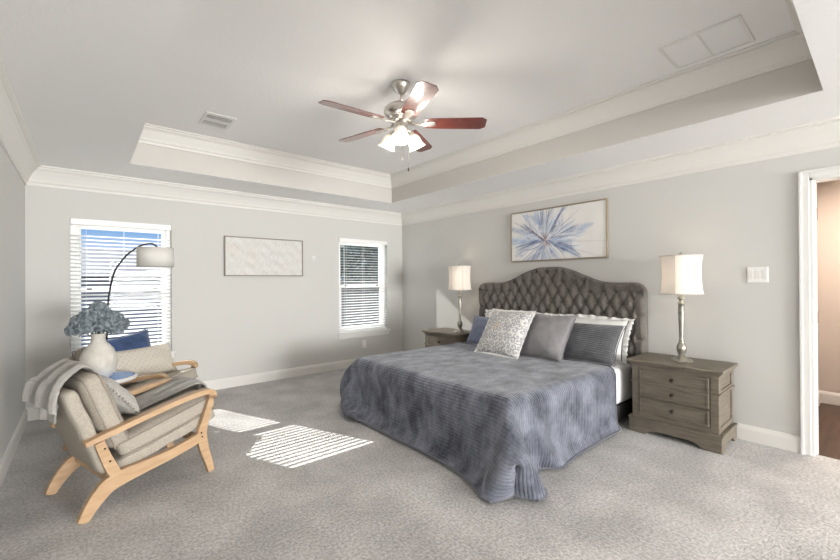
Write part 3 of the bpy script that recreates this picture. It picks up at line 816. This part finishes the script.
pillow('pillow', 'white ruffled pillow sham at the far side of the bed, only a tip showing', .88, .41, .17, (-.31, -2.42, ZT), 0, 24, 'ruffle', flange=.045, fwav=.010, ffreq=34, edge='ruffle', seed=3)
pillow('pillow', 'long dark slate ribbed velvet pillow on the right of the bed', .92, .41, .19, (-.54, -3.29, ZT), 0, 35, 'slate_ribs', seed=4, pinch=.05)
pillow('pillow', 'slate blue velvet pillow at the far left of the headboard', .84, .36, .20, (-.52, -2.36, ZT), 0, 27, 'blue_velvet', seed=5, pinch=.05)
pillow('pillow', 'square silver grey velvet pillow between the patterned and ribbed ones', .54, .50, .17, (-.76, -3.10, ZT), -3, 33, 'silver_velvet', seed=6, pinch=.07)
pillow('pillow', 'square white pillow with a blue grey scroll print at the front of the pillow pile', .53, .53, .18, (-.93, -2.73, ZT + .005), 0, 35, 'scroll', flange=.022, fwav=.003, ffreq=30, fm='ruffle', seed=7, pinch=.07, n=120, color=scroll_color, edge='fringe')

# ================================================================== NIGHTSTANDS AND THEIR LAMPS
def make_nightstand(loc, label):
    t_ = thing('nightstand', label, 'nightstand', loc, 0, 'weathered wood nightstands beside the bed')
    D, Wd, H = .43, .62, .625      # local x: -D (front) .. 0 (wall)
    hw = Wd / 2
    bm = bmesh.new(); box(bm, -D - .035, .0, -hw - .035, hw + .035, H - .022, H, .006); box(bm, -D - .022, 0, -hw - .022, hw + .022, H - .036, H - .022, .004)
    box(bm, -D - .010, 0, -hw - .010, hw + .010, H - .050, H - .036, .003); link('top', bm, 'grey_wood', t_)
    bm = bmesh.new(); box(bm, -D + .01, -.005, -hw + .01, hw - .01, .13, H - .05)
    for s_ in (-1, 1):       # corner posts, front and back
        y0, y1 = sorted((s_ * (hw), s_ * (hw - .055)))
        box(bm, -D, -D + .055, y0, y1, .13, H - .05, .004); box(bm, -.055, 0, y0, y1, .13, H - .05, .004)
        y0, y1 = sorted((s_ * (hw), s_ * (hw - .02))); box(bm, -D + .055, -.055, y0, y1, .14, .18, .003); box(bm, -D + .055, -.055, y0, y1, H - .19, H - .165, .003); box(bm, -D + .055, -.055, y0, y1, H - .075, H - .05, .003)
    box(bm, -D - .010, 0, -hw - .010, hw + .010, H - .196, H - .182, .004)      # waist moulding
    box(bm, -D, -D + .03, -hw + .055, hw - .055, H - .075, H - .05, .002)
    box(bm, -D, -D + .03, -hw + .055, hw - .055, .305, .315, .002); box(bm, -D, -D + .03, -hw + .055, hw - .055, .13, .175, .002)
    link('body', bm, 'grey_wood', t_)
    # plinth with cut bracket feet
    bm = bmesh.new()
    out = [(-hw - .02, 0), (-hw - .02, .13), (hw + .02, .13), (hw + .02, 0), (hw - .10, 0), (hw - .13, .018), (hw - .15, .04), (hw - .19, .048), (-hw + .19, .048), (-hw + .15, .04), (-hw + .13, .018), (-hw + .10, 0)]
    prism(bm, out, 'x', -D - .02, -D + .01, .003)
    for s_ in (-1, 1):
        o2 = [(-D + .01, 0), (-D + .01, .13), (0, .13), (0, 0), (-.07, 0), (-.10, .025), (-.13, .048), (-D + .14, .048), (-D + .11, .025), (-D + .08, 0)]
        y0, y1 = sorted((s_ * (hw + .02), s_ * (hw - .01))); prism(bm, o2, 'y', y0, y1, .002)
    box(bm, -D - .028, 0, -hw - .028, hw + .028, .118, .136, .006)
    link('plinth', bm, 'grey_wood', t_)
    for (z0, z1) in ((.440, .548), (.318, .428), (.180, .302)):
        bm = bmesh.new(); a_, b_ = -hw + .062, hw - .062
        box(bm, -D - .004, -D + .02, a_, b_, z0, z1, .003)
        r_ = .016
        for qd in ((a_, b_, z0, z0 + r_), (a_, b_, z1 - r_, z1), (a_, a_ + r_, z0 + r_, z1 - r_), (b_ - r_, b_, z0 + r_, z1 - r_)):
            box(bm, -D - .012, -D - .004, qd[0], qd[1], qd[2], qd[3], .003)
        r_ = .024
        box(bm, -D - .007, -D - .004, a_ + r_, b_ - r_, z0 + r_, z1 - r_, .002)
        d_ = link('drawer', bm, 'grey_wood', t_)
        bm = bmesh.new(); lathe(bm, [(.012, 0), (.010, .003), (.005, .006), (.005, .014), (.013, .020), (.015, .025), (.010, .030), (.002, .031)], (-D - .006, 0, (z0 + z1) / 2), 16, rot=Matrix.Rotation(-PI / 2, 3, 'Y'))
        link('knob', bm, 'bronze', d_, smooth=True)
    return t_
n1 = make_nightstand((-.035, -4.175, 0), 'grey brown three drawer nightstand between the bed and the doorway')
n2 = copy_tree(n1); n2.location = (-.035, -1.42, 0); n2['label'] = 'grey brown nightstand at the far side of the bed near the room corner'

def make_lamp(loc, label):
    t_ = thing('table_lamp', label, 'lamp', loc, 0, 'silver bedside table lamps')
    bm = bmesh.new()
    lathe(bm, [(.082, 0), (.084, .006), (.080, .014), (.060, .020), (.052, .028), (.046, .034), (.030, .040), (.020, .052)], seg=8)
    for v in bm.verts: pass
    link('base', bm, 'champagne', t_)
    bm = bmesh.new()
    lathe(bm, [(.018, .048), (.026, .062), (.034, .085), (.038, .108), (.034, .130), (.024, .148), (.016, .160), (.020, .168), (.020, .174), (.014, .182), (.0145, .20),
               (.019, .32), (.0205, .44), (.021, .475), (.027, .482), (.027, .490), (.018, .497), (.016, .515), (.030, .524), (.030, .532), (.014, .540), (.010, .560)], seg=20)
    for v in bm.verts:     # fluting on the column
        if .19 < v.co.z < .47:
            a = math.atan2(v.co.y, v.co.x); k = 1 + .10 * math.cos(a * 10); v.co.x *= k; v.co.y *= k
    link('column', bm, 'champagne', t_, smooth=True)
    # shade: six-sided look with waisted panels
    prof = []; zs = np.linspace(.565, .885, 14)
    bm = bmesh.new(); N = 48; rings = []
    for z in zs:
        f_ = (z - .565) / .32; r_ = .158 - .013 * math.sin(PI * f_) ** 1 + (.004 if f_ < .03 or f_ > .97 else 0) - .004 * f_
        rg = []
        for i in range(N):
            a = 2 * PI * i / N; sgm = (i % 8) / 8; k = 1 - .035 * math.sin(PI * sgm)
            rg.append(bm.verts.new((r_ * k * math.cos(a), r_ * k * math.sin(a), z)))
        rings.append(rg)
    for k in range(len(rings) - 1):
        for i in range(N): bm.faces.new((rings[k][i], rings[k][(i + 1) % N], rings[k + 1][(i + 1) % N], rings[k + 1][i]))
    sh = link('shade', bm, 'shade', t_, smooth=True)
    bm = bmesh.new()
    for ring in (0, -1):
        z = zs[ring]; f_ = (z - .565) / .32; r_ = .158 + .004 - .004 * f_
        tube(bm, [(r_ * (1 - .035 * math.sin(PI * (i % 8) / 8)) * math.cos(2 * PI * i / N), r_ * (1 - .035 * math.sin(PI * (i % 8) / 8)) * math.sin(2 * PI * i / N), z) for i in range(N)], .0035, 6, closed=True)
    for i in range(0, N, 8):
        a = 2 * PI * i / N; pts = []
        for z in zs:
            f_ = (z - .565) / .32; r_ = .159 - .013 * math.sin(PI * f_) - .004 * f_ + (.004 if f_ < .03 or f_ > .97 else 0); pts.append((r_ * math.cos(a), r_ * math.sin(a), z))
        tube(bm, pts, .0022, 5)
    MT.setdefault('shade_trim', mat('shade_trim', (.50, .45, .40), .8)); link('trim', bm, 'shade_trim', sh, smooth=True)
    bm = bmesh.new()
    for a in (0, 2.1, 4.2): tube(bm, [(0, 0, .868), (.148 * math.cos(a), .148 * math.sin(a), .878)], .002, 5)
    tube(bm, [(.028, 0, .56), (.045, 0, .66), (.04, 0, .80), (0, 0, .868)], .002, 5); tube(bm, [(-.028, 0, .56), (-.045, 0, .66), (-.04, 0, .80), (0, 0, .868)], .002, 5)
    link('harp', bm, 'champagne', t_)
    bm = bmesh.new(); lathe(bm, [(.006, .866), (.006, .878), (.013, .884), (.015, .894), (.012, .906), (.005, .914), (.001, .916)], seg=14); link('finial', bm, 'champagne', t_, smooth=True)
    bm = bmesh.new(); lathe(bm, [(.013, .57), (.015, .60), (.028, .635), (.032, .66), (.026, .69), (.012, .705), (.001, .708)], seg=16); link('bulb', bm, 'bulb', t_, smooth=True)
    return t_
LZ = .625
lp1 = make_lamp((-.27, -4.185, LZ), 'silver fluted table lamp with white shade nearest the doorway')
lp2 = copy_tree(lp1); lp2.location = (-.27, -1.60, LZ); lp2['label'] = 'silver fluted table lamp with white shade on the far nightstand'
for y in (-4.185, -1.60):
    light('lamp_light', 'POINT', (-.27, y, LZ + .74), .5, (1, .80, .62), radius=.03)

# ================================================================== CEILING FAN
FX, FY = -2.272, -2.935
fan = thing('ceiling_fan', 'brushed nickel ceiling fan with five dark blades and three glass lights', 'ceiling fan', (FX, FY, UC))
fz = lambda z: z - UC
bm = bmesh.new(); lathe(bm, [(.066, 0), (.066, -.012), (.060, -.03), (.046, -.052), (.030, -.072), (.026, -.078), (.012, -.082)], seg=28); link('canopy', bm, 'nickel', fan, smooth=True)
bm = bmesh.new(); lathe(bm, [(.012, -.07), (.012, -.155)], seg=14); lathe(bm, [(.022, -.14), (.024, -.150), (.024, -.16), (.018, -.165)], seg=18); link('downrod', bm, 'nickel', fan, smooth=True)
bm = bmesh.new(); lathe(bm, [(.022, -.150), (.060, -.158), (.100, -.172), (.128, -.196), (.132, -.222), (.122, -.245), (.100, -.262), (.085, -.270), (.085, -.292), (.060, -.300)], seg=36); link('motor_housing', bm, 'nickel', fan, smooth=True)
BZ = 2.505
for i in range(5):
    a = math.radians(248 + 72 * i)
    Rm = Matrix.Rotation(a, 4, 'Z') @ Matrix.Translation((0, 0, fz(BZ))) @ Matrix.Rotation(math.radians(-12), 4, 'X')
    bm = bmesh.new()
    pts = [(.175, -.050), (.19, -.058), (.30, -.064), (.605, -.072), (.642, -.046), (.642, .046), (.605, .072), (.30, .064), (.19, .058), (.175, .050)]
    prism(bm, pts, 'z', -.003, .003, .0015); bmesh.ops.transform(bm, matrix=Rm, verts=bm.verts); bl = link('blade', bm, 'cherry', fan)
    bm = bmesh.new()
    prism(bm, [(.07, -.016), (.14, -.012), (.18, -.022), (.22, -.034), (.255, -.022), (.262, 0), (.255, .022), (.22, .034), (.18, .022), (.14, .012), (.07, .016)], 'z', -.0085, -.0035, .001)
    for x_, y_ in ((.20, -.018), (.20, .018), (.24, 0)): lathe(bm, [(.005, -.012), (.005, -.008)], (x_, y_, 0), 8)
    bmesh.ops.transform(bm, matrix=Rm, verts=bm.verts)
    tube(bm, [(.075 * math.cos(a), .075 * math.sin(a), -.285), (.11 * math.cos(a), .11 * math.sin(a), fz(BZ) - .004), (.15 * math.cos(a), .15 * math.sin(a), fz(BZ) - .006)], .008, 8)
    link('blade_iron', bm, 'nickel', bl)
bm = bmesh.new(); lathe(bm, [(.050, -.296), (.052, -.31), (.046, -.33), (.052, -.345), (.050, -.375), (.034, -.40), (.016, -.415), (.008, -.425), (.003, -.43)], seg=26); link('light_fitter', bm, 'nickel', fan, smooth=True)
for i in range(3):
    a = math.radians(-120 + 120 * i - 10); 
    c, s_ = math.cos(a), math.sin(a)
    bm = bmesh.new(); tube(bm, [tuple(p) for p in spline([(.040 * c, .040 * s_, -.350), (.070 * c, .070 * s_, -.352), (.085 * c, .085 * s_, -.368)], 4)], .010, 8)
    Rt = Matrix.Rotation(a, 3, 'Z') @ Matrix.Rotation(math.radians(-27), 3, 'Y')
    lathe(bm, [(.020, .0), (.024, -.02), (.028, -.034)], (.080 * c, .080 * s_, -.355), 16, rot=Rt); ar = link('light_arm', bm, 'nickel', fan, smooth=True)
    bm = bmesh.new(); lathe(bm, [(.024, -.026), (.034, -.036), (.044, -.052), (.049, -.075), (.052, -.098), (.058, -.116), (.066, -.128)], (.080 * c, .080 * s_, -.355), 26, rot=Rt, cap=False)
    g = link('glass_shade', bm, 'glass_white', fan, smooth=True); md = g.modifiers.new('t', 'SOLIDIFY'); md.thickness = .003
    bm = bmesh.new(); lathe(bm, [(.010, -.035), (.014, -.05), (.024, -.08), (.026, -.098), (.018, -.115), (.003, -.122)], (.080 * c, .080 * s_, -.355), 16, rot=Rt); link('bulb', bm, 'bulb', g, smooth=True)
    pl = Rt @ Vector((0, 0, -.17)) + Vector((.080 * c + FX, .080 * s_ + FY, -.355 + UC)); light('fan_light', 'POINT', pl, 5.0, (1, .92, .82), radius=.09)
for (dx, dy, L) in ((.012, -.022, .235), (-.018, .014, .16)):
    bm = bmesh.new(); tube(bm, [(dx + .02, dy - .02, -.39), (dx + .02, dy - .02, -.41 - L)], .0013, 6); lathe(bm, [(.002, .028), (.005, .020), (.005, .004), (.002, 0)], (dx + .02, dy - .02, -.435 - L), 8); link('pull_chain', bm, 'bronze', fan)

# ================================================================== ARC FLOOR LAMP
al = thing('arc_floor_lamp', 'black arched floor lamp with white drum shade in front of the left window', 'lamp', (-3.95, -.44, 0))
bm = bmesh.new(); lathe(bm, [(.13, 0), (.13, .018), (.12, .026), (.02, .030), (.014, .05)], (0, 0, 0), 32); link('base', bm, 'black_metal', al)
bm = bmesh.new()
path = [(-3.950, -.44, .04), (-3.950, -.44, .45), (-3.945, -.45, .858), (-3.937, -.46, 1.108), (-3.922, -.47, 1.243), (-3.907, -.49, 1.339), (-3.886, -.52, 1.425), (-3.849, -.56, 1.501), (-3.807, -.62, 1.566),
        (-3.765, -.69, 1.612), (-3.711, -.78, 1.655), (-3.665, -.86, 1.671), (-3.627, -.94, 1.667), (-3.603, -1.0, 1.636)]
path = spline([(a_ + 3.95, b_ + .44, c_) for a_, b_, c_ in path], 5)
tube(bm, [tuple(p) for p in path], .008, 10); link('pole', bm, 'black_metal', al, smooth=True)
SHX, SHY, SR, S0, S1 = .335, -.56, .142, 1.455, 1.625
bm = bmesh.new(); lathe(bm, [(SR, S0), (SR, S1)], (SHX, SHY, 0), 48, cap=False); g = link('shade', bm, 'shade_white', al, smooth=True); md = g.modifiers.new('t', 'SOLIDIFY'); md.thickness = .002
bm = bmesh.new()
for z in (S0, S1): tube(bm, [(SHX + SR * math.cos(2 * PI * i / 40), SHY + SR * math.sin(2 * PI * i / 40), z) for i in range(40)], .0025, 6, closed=True)
for a in (0, 2.1, 4.2): tube(bm, [(SHX, SHY, S1 - .012), (SHX + SR * math.cos(a), SHY + SR * math.sin(a), S1 - .006)], .002, 5)
MT['shade_hem'] = mat('shade_hem', (.42, .40, .37), .8)
link('shade_ring', bm, 'shade_hem', g)
bm = bmesh.new(); tube(bm, [(SHX + .012, SHY, 1.638), (SHX, SHY, 1.61), (SHX, SHY, 1.58)], .006, 8); lathe(bm, [(.018, 1.53), (.018, 1.59)], (SHX, SHY, 0), 14); link('socket', bm, 'black_metal', al)
bm = bmesh.new(); lathe(bm, [(.004, 1.475), (.026, 1.495), (.028, 1.51), (.014, 1.535)], (SHX, SHY, 0), 14); link('bulb', bm, 'plastic', al, smooth=True)

# ================================================================== ARMCHAIRS
CW = .575
def rot_box_prism(bm, c, d, length, thick, w0, w1, bulge=.012, r=.03, cuts=12):
    """puffed cushion: centre c=(u,z), long axis at angle d (radians) in the u-z plane"""
    b2 = bmesh.new(); bmesh.ops.create_cube(b2, size=2); bmesh.ops.subdivide_edges(b2, edges=b2.edges, cuts=cuts, use_grid_fill=True)
    lw = w1 - w0; h = Vector((length / 2 - r, lw / 2 - r, thick / 2 - r)); ca, sa = math.cos(d), math.sin(d)
    for v in b2.verts:
        n = v.co.copy(); p = Vector((n.x * length / 2, n.y * lw / 2, n.z * thick / 2))
        q_ = Vector([max(-h[i], min(h[i], p[i])) for i in range(3)]); dd = p - q_
        if dd.length > 1e-9: p = q_ + dd.normalized() * r
        pf = (1 - n.x ** 2) * (1 - n.y ** 2); p.z += bulge * (1 if n.z > 0 else -1) * pf * (abs(n.z) > .5)
        p.y += .006 * (1 - n.x ** 2) * (1 if n.y > 0 else -1) * (abs(n.y) > .9)
        p.z += .0025 * math.sin(n.x * 9 + n.y * 4)
        v.co = Vector((c[0] + p.x * ca - p.z * sa, (w0 + w1) / 2 + p.y, c[1] + p.x * sa + p.z * ca))
    b2.to_mesh(tmp := bpy.data.meshes.new('t')); b2.free(); bm.from_mesh(tmp); bpy.data.meshes.remove(tmp)
def cushion_part(name, c, d, length, thick, w0, w1, parent, m='oat', pipe=True, r=.03, bulge=.012):
    bm = bmesh.new(); rot_box_prism(bm, c, d, length, thick, w0, w1, r=r, bulge=bulge); o_ = link(name, bm, m, parent, smooth=True)
    if pipe:
        bm = bmesh.new(); ca, sa = math.cos(d), math.sin(d)
        for sg in (-1, 1):
            pts = []; rr = .03; L_, Wd_ = length / 2 - .004, (w1 - w0) / 2 + .001
            for cxs, cys, a0 in ((1, 1, 0), (-1, 1, 90), (-1, -1, 180), (1, -1, 270)):
                for k in range(5):
                    a = math.radians(a0 + 22.5 * k); pts.append((cxs * (L_ - rr) + rr * math.cos(a), cys * (Wd_ - rr) + rr * math.sin(a)))
            z = sg * (thick / 2 - r * .45)
            tube(bm, [(c[0] + x * ca - z * sa, (w0 + w1) / 2 + y, c[1] + x * sa + z * ca) for x, y in pts], .0045, 6, closed=True)
        link('piping', bm, 'oat_pipe', o_, smooth=True)
    return o_
def make_chair(label):
    t_ = thing('armchair', label, 'armchair', (0, 0, 0), 0, 'oak framed armchairs with oatmeal cushions')
    for (a, b) in ((0, .034), (CW - .034, CW)):
        bm = bmesh.new(); prism(bm, ribbon_outline([(.000, 0, .048), (.040, .07, .066), (.095, .135, .080), (.15, .160, .060)]), 'y', a + .0008, b - .0008, .006); link('leg', bm, 'oak', t_)
        bm = bmesh.new(); prism(bm, ribbon_outline([(.070, .105, .070), (.115, .155, .086), (.20, .182, .086), (.30, .194, .072), (.45, .215, .062), (.56, .240, .062), (.625, .262, .060), (.66, .285, .046)]), 'y', a, b, .006); link('side_rail', bm, 'oak', t_)
        bm = bmesh.new(); prism(bm, ribbon_outline([(.722, .545, .036), (.700, .46, .040), (.668, .36, .048), (.648, .28, .062), (.662, .18, .058), (.690, .085, .048), (.712, 0, .040)]), 'y', a + .0008, b - .0008, .006); lg = link('leg', bm, 'oak', t_)
        bm = bmesh.new(); prism(bm, ribbon_outline([(.078, .415, .046), (.105, .33, .050), (.140, .24, .056), (.160, .20, .050)]), 'y', a + .0014, b - .0014, .006); link('arm_support', bm, 'oak', t_)
        mid = (a + b) / 2
        bm = bmesh.new(); prism(bm, ribbon_outline([(.010, .424, .026), (.10, .446, .030), (.20, .470, .032), (.35, .506, .032), (.50, .538, .032), (.62, .556, .032), (.69, .558, .036), (.728, .535, .036), (.722, .515, .034)]), 'y', mid - .029, mid + .029, .009, 3); link('armrest', bm, 'oak', t_, smooth=False)
        bm = bmesh.new()
        for (u_, z_) in ((.100, .375), (.125, .295), (.640, .290), (.645, .262)):
            for (yy, ry) in ((a - .001, 1), (b + .001, -1)):
                lathe(bm, [(.0055, -.001), (.0055, .002)], (u_, yy, z_), 10, rot=Matrix.Rotation(PI / 2 * ry, 3, 'X'))
        link('bolt', bm, 'bronze', t_)
    bm = bmesh.new(); box(bm, .60, .645, .034, CW - .034, .235, .275, .005); link('front_rail', bm, 'oak', t_)
    bm = bmesh.new(); box(bm, .12, .155, .034, CW - .034, .165, .215, .005); link('rear_rail', bm, 'oak', t_)
    sl = math.atan2(.135, .49)
    cushion_part('seat_deck', (.475, .305), sl, .60, .075, .045, CW - .045, t_, pipe=False, r=.022, bulge=.004)
    cushion_part('seat_cushion', (.475, .398), sl, .60, .115, .040, CW - .040, t_, r=.038, bulge=.014)
    lean = math.atan2(.47, -.185)
    cushion_part('backrest', (.045, .465), math.atan2(.53, -.185), .53, .075, .045, CW - .045, t_, r=.028, pipe=False, bulge=.004)
    cushion_part('back_cushion', (.130, .560), math.atan2(.50, -.175), .47, .115, .045, CW - .045, t_, r=.045, bulge=.016)
    return t_
ch1 = make_chair('oak armchair with a grey throw over its back, nearest the camera')
ch2 = copy_tree(ch1); ch2['label'] = 'oak armchair in front of the window holding navy and lattice pillows'
A1 = math.atan2(.287, .958); ch1.location = (-4.12, -2.48, 0); ch1.rotation_euler = (0, 0, A1)
A2 = math.atan2(-.55, .83); ch2.location = (-4.23, -1.15, 0); ch2.rotation_euler = (0, 0, A2)
def c1(u, w_, z): return Vector((-4.12 + u * math.cos(A1) - w_ * math.sin(A1), -2.48 + u * math.sin(A1) + w_ * math.cos(A1), z))
def c2(u, w_, z): return Vector((-4.23 + u * math.cos(A2) - w_ * math.sin(A2), -1.15 + u * math.sin(A2) + w_ * math.cos(A2), z))

# throw blanket over chair 1
def throw():
    path = spline([(-.085, .62), (-.082, .66), (-.068, .712), (-.036, .760), (.015, .798), (.065, .815), (.120, .765), (.160, .69), (.210, .58), (.255, .495), (.33, .468), (.45, .492), (.60, .535), (.735, .568), (.800, .545), (.812, .48)], 8)
    P = np.array(path); n = len(P); k = 40; X = np.zeros((n, k, 3)); UV = np.zeros((n, k, 2))
    s_ = np.concatenate([[0], np.cumsum(np.hypot(*np.diff(P, axis=0).T))])
    T_ = np.gradient(P, axis=0); T_ /= np.linalg.norm(T_, axis=1, keepdims=True); N_ = np.stack([-T_[:, 1], T_[:, 0]], 1)
    for i in range(n):
        f_ = s_[i] / s_[-1]
        w0 = .085 + .16 * min(1, f_ / .35) ** 1.2; w1 = .505
        if f_ < .12: w0 -= .02 * (1 - f_ / .12)
        for j in range(k):
            v = j / (k - 1); wv = w0 + (w1 - w0) * v
            fold = .010 * math.sin(v * 16 + f_ * 4) + .006 * math.sin(v * 31 - f_ * 9)
            amp = 1.3 if f_ < .25 else .6
            off = max(-.004, fold * amp) + .006
            droop = 0
            if v < .12 and f_ < .30: off += 0
            p = P[i] + N_[i] * off
            X[i, j] = (p[0] - (.03 * (v) if f_ < .1 else 0), wv, p[1] + .02 * (v - .5) * (f_ < .08)); UV[i, j] = (wv, s_[i])
    return X, UV
X, UV = throw()
t = thing('throw_blanket', 'soft grey throw blanket draped over the back of the nearest armchair', 'blanket', (-4.12, -2.48, 0), A1)
o = grid_mesh('cloth', X, uv=UV, parent=t, m='throw'); md = o.modifiers.new('t', 'SOLIDIFY'); md.thickness = .012; md.offset = 0
# second, folded-under layer hanging a little lower behind
X2 = X[:34, 4:26].copy(); X2[..., 0] -= 0; 
Xl = X[:20, 6:24].copy(); Xl[..., 0] += .022; Xl[..., 2] -= .075; Xl[..., 1] += .02
o = grid_mesh('folded_layer', Xl, uv=UV[:20, 6:24], parent=t, m='throw'); md = o.modifiers.new('t', 'SOLIDIFY'); md.thickness = .010; md.offset = 0
pl_ = pillow('pillow', 'small grey fringed pillow on the nearest armchair beside the throw', .36, .33, .13, tuple(c1(.335, .30, .475)), math.degrees(A1) + 180, 38, 'grey_pillow', flange=.018, fwav=.006, ffreq=60, seed=9, edge='fringe')
pillow('pillow', 'navy blue velvet pillow on the armchair by the window', .50, .40, .14, tuple(c2(.30, .37, .47)), math.degrees(A2) + 155, 15, 'navy', seed=10, pinch=.09, spin=-6)
pillow('pillow', 'beige lattice print lumbar pillow in front of the navy pillow', .58, .29, .13, tuple(c2(.43, .33, .47)), math.degrees(A2) + 153, 25, 'scroll', seed=12, n=130, color=lattice_color, fm='oat')

# ================================================================== SIDE TABLE, VASE, FLOWERS
TBX, TBY, TZ = -4.0, -1.50, .60
t = thing('side_table', 'small round side table with pale rim and glass top coloured as reflected sky between the armchairs', 'table', (TBX, TBY, 0))
bm = bmesh.new(); lathe(bm, [(.17, TZ - .030), (.200, TZ - .024), (.208, TZ - .010), (.208, TZ), (.192, TZ + .004), (.190, TZ - .004), (.02, TZ - .004)], seg=48); link('tabletop', bm, 'white', t, smooth=False)
bm = bmesh.new(); lathe(bm, [(.189, TZ - .004), (.189, TZ)], seg=48); link('glass_inset', bm, 'table_glass', t)
bm = bmesh.new(); lathe(bm, [(.028, .02), (.018, .05), (.016, .30), (.018, TZ - .05), (.06, TZ - .030)], seg=20); link('pedestal', bm, 'white', t, smooth=True)
bm = bmesh.new(); lathe(bm, [(.145, 0), (.145, .012), (.12, .02), (.02, .026)], seg=32); link('base', bm, 'white', t)
VX, VY, VZ = -4.03, -1.50, TZ + .001
t = thing('vase', 'rough cream stone vase holding the hydrangeas on the side table', 'vase', (VX, VY, VZ))
bm = bmesh.new(); lathe(bm, [(.075, 0), (.100, .012), (.128, .055), (.142, .105), (.138, .155), (.115, .205), (.080, .240), (.058, .258), (.052, .285), (.058, .312), (.066, .320), (.058, .318), (.046, .285), (.046, .25), (.02, .2)], seg=40)
for v in bm.verts:
    v.co.x *= .80; v.co.y *= .80; v.co.z *= 1.04
    k = 1 + .02 * math.sin(v.co.z * 60 + math.atan2(v.co.y, v.co.x) * 3); v.co.x *= k; v.co.y *= k
link('body', bm, 'vase', t, smooth=True)
fl = thing('hydrangea_bouquet', 'dusty blue dried hydrangea bouquet in the cream stone vase', 'flowers', (VX, VY, VZ + .31))
heads = [(a_ * .70, b_ * .66, (c_ - .12) * 1.0 + .085, d_ * .74) for a_, b_, c_, d_ in [(-.15, 0, .15, .080), (-.07, -.04, .19, .085), (.03, .02, .20, .090), (.12, -.03, .17, .085), (.19, .03, .12, .075), (-.19, .02, .09, .070), (-.10, -.08, .11, .080), (.04, -.10, .12, .080), (.15, -.08, .09, .070), (-.02, .10, .14, .080), (.0, -.02, .25, .070), (.10, .08, .14, .08)]]
rr = random.Random(5)
for (hx_, hy_, hz_, hr) in heads:
    bm = bmesh.new(); ct = Vector((hx_, hy_, hz_))
    tube(bm, [(hx_ * .05, hy_ * .05, -.04), (hx_ * .45, hy_ * .45, hz_ * .35), (hx_ * .9, hy_ * .9, hz_ * .85)], .0035, 6); link('stem', bm, 'stem', fl)
    bm = bmesh.new(); N = 150
    for i in range(N):
        z = 1 - 2 * (i + .5) / N; a = i * 2.39996; r_ = math.sqrt(1 - z * z); d = Vector((r_ * math.cos(a), r_ * math.sin(a), z)); 
        if d.z < -.75: continue
        d = (d + Vector((rr.gauss(0, .12), rr.gauss(0, .12), rr.gauss(0, .12)))).normalized()
        c = ct + Vector((d.x * hr, d.y * hr, d.z * hr * .82)) * rr.uniform(.80, 1.12); a1 = d.orthogonal().normalized(); a2 = d.cross(a1); ph = rr.uniform(0, PI); ps = .0125
        cv = bm.verts.new(c - d * .003)
        for q_ in range(4):
            b_ = ph + q_ * PI / 2; e1 = a1 * math.cos(b_) + a2 * math.sin(b_); s1 = a1 * math.cos(b_ + .62) + a2 * math.sin(b_ + .62); s2 = a1 * math.cos(b_ - .62) + a2 * math.sin(b_ - .62)
            bm.faces.new((cv, bm.verts.new(c + s1 * ps * .85 + d * .003), bm.verts.new(c + e1 * ps * 1.15 + d * rr.uniform(0, .006)), bm.verts.new(c + s2 * ps * .85 + d * .003)))
    bmesh.ops.create_icosphere(bm, subdivisions=2, radius=hr * .72, matrix=Matrix.Translation(ct) @ Matrix.Diagonal((1, 1, .8, 1)))
    link('flower_head', bm, 'petal', fl, auto=False)
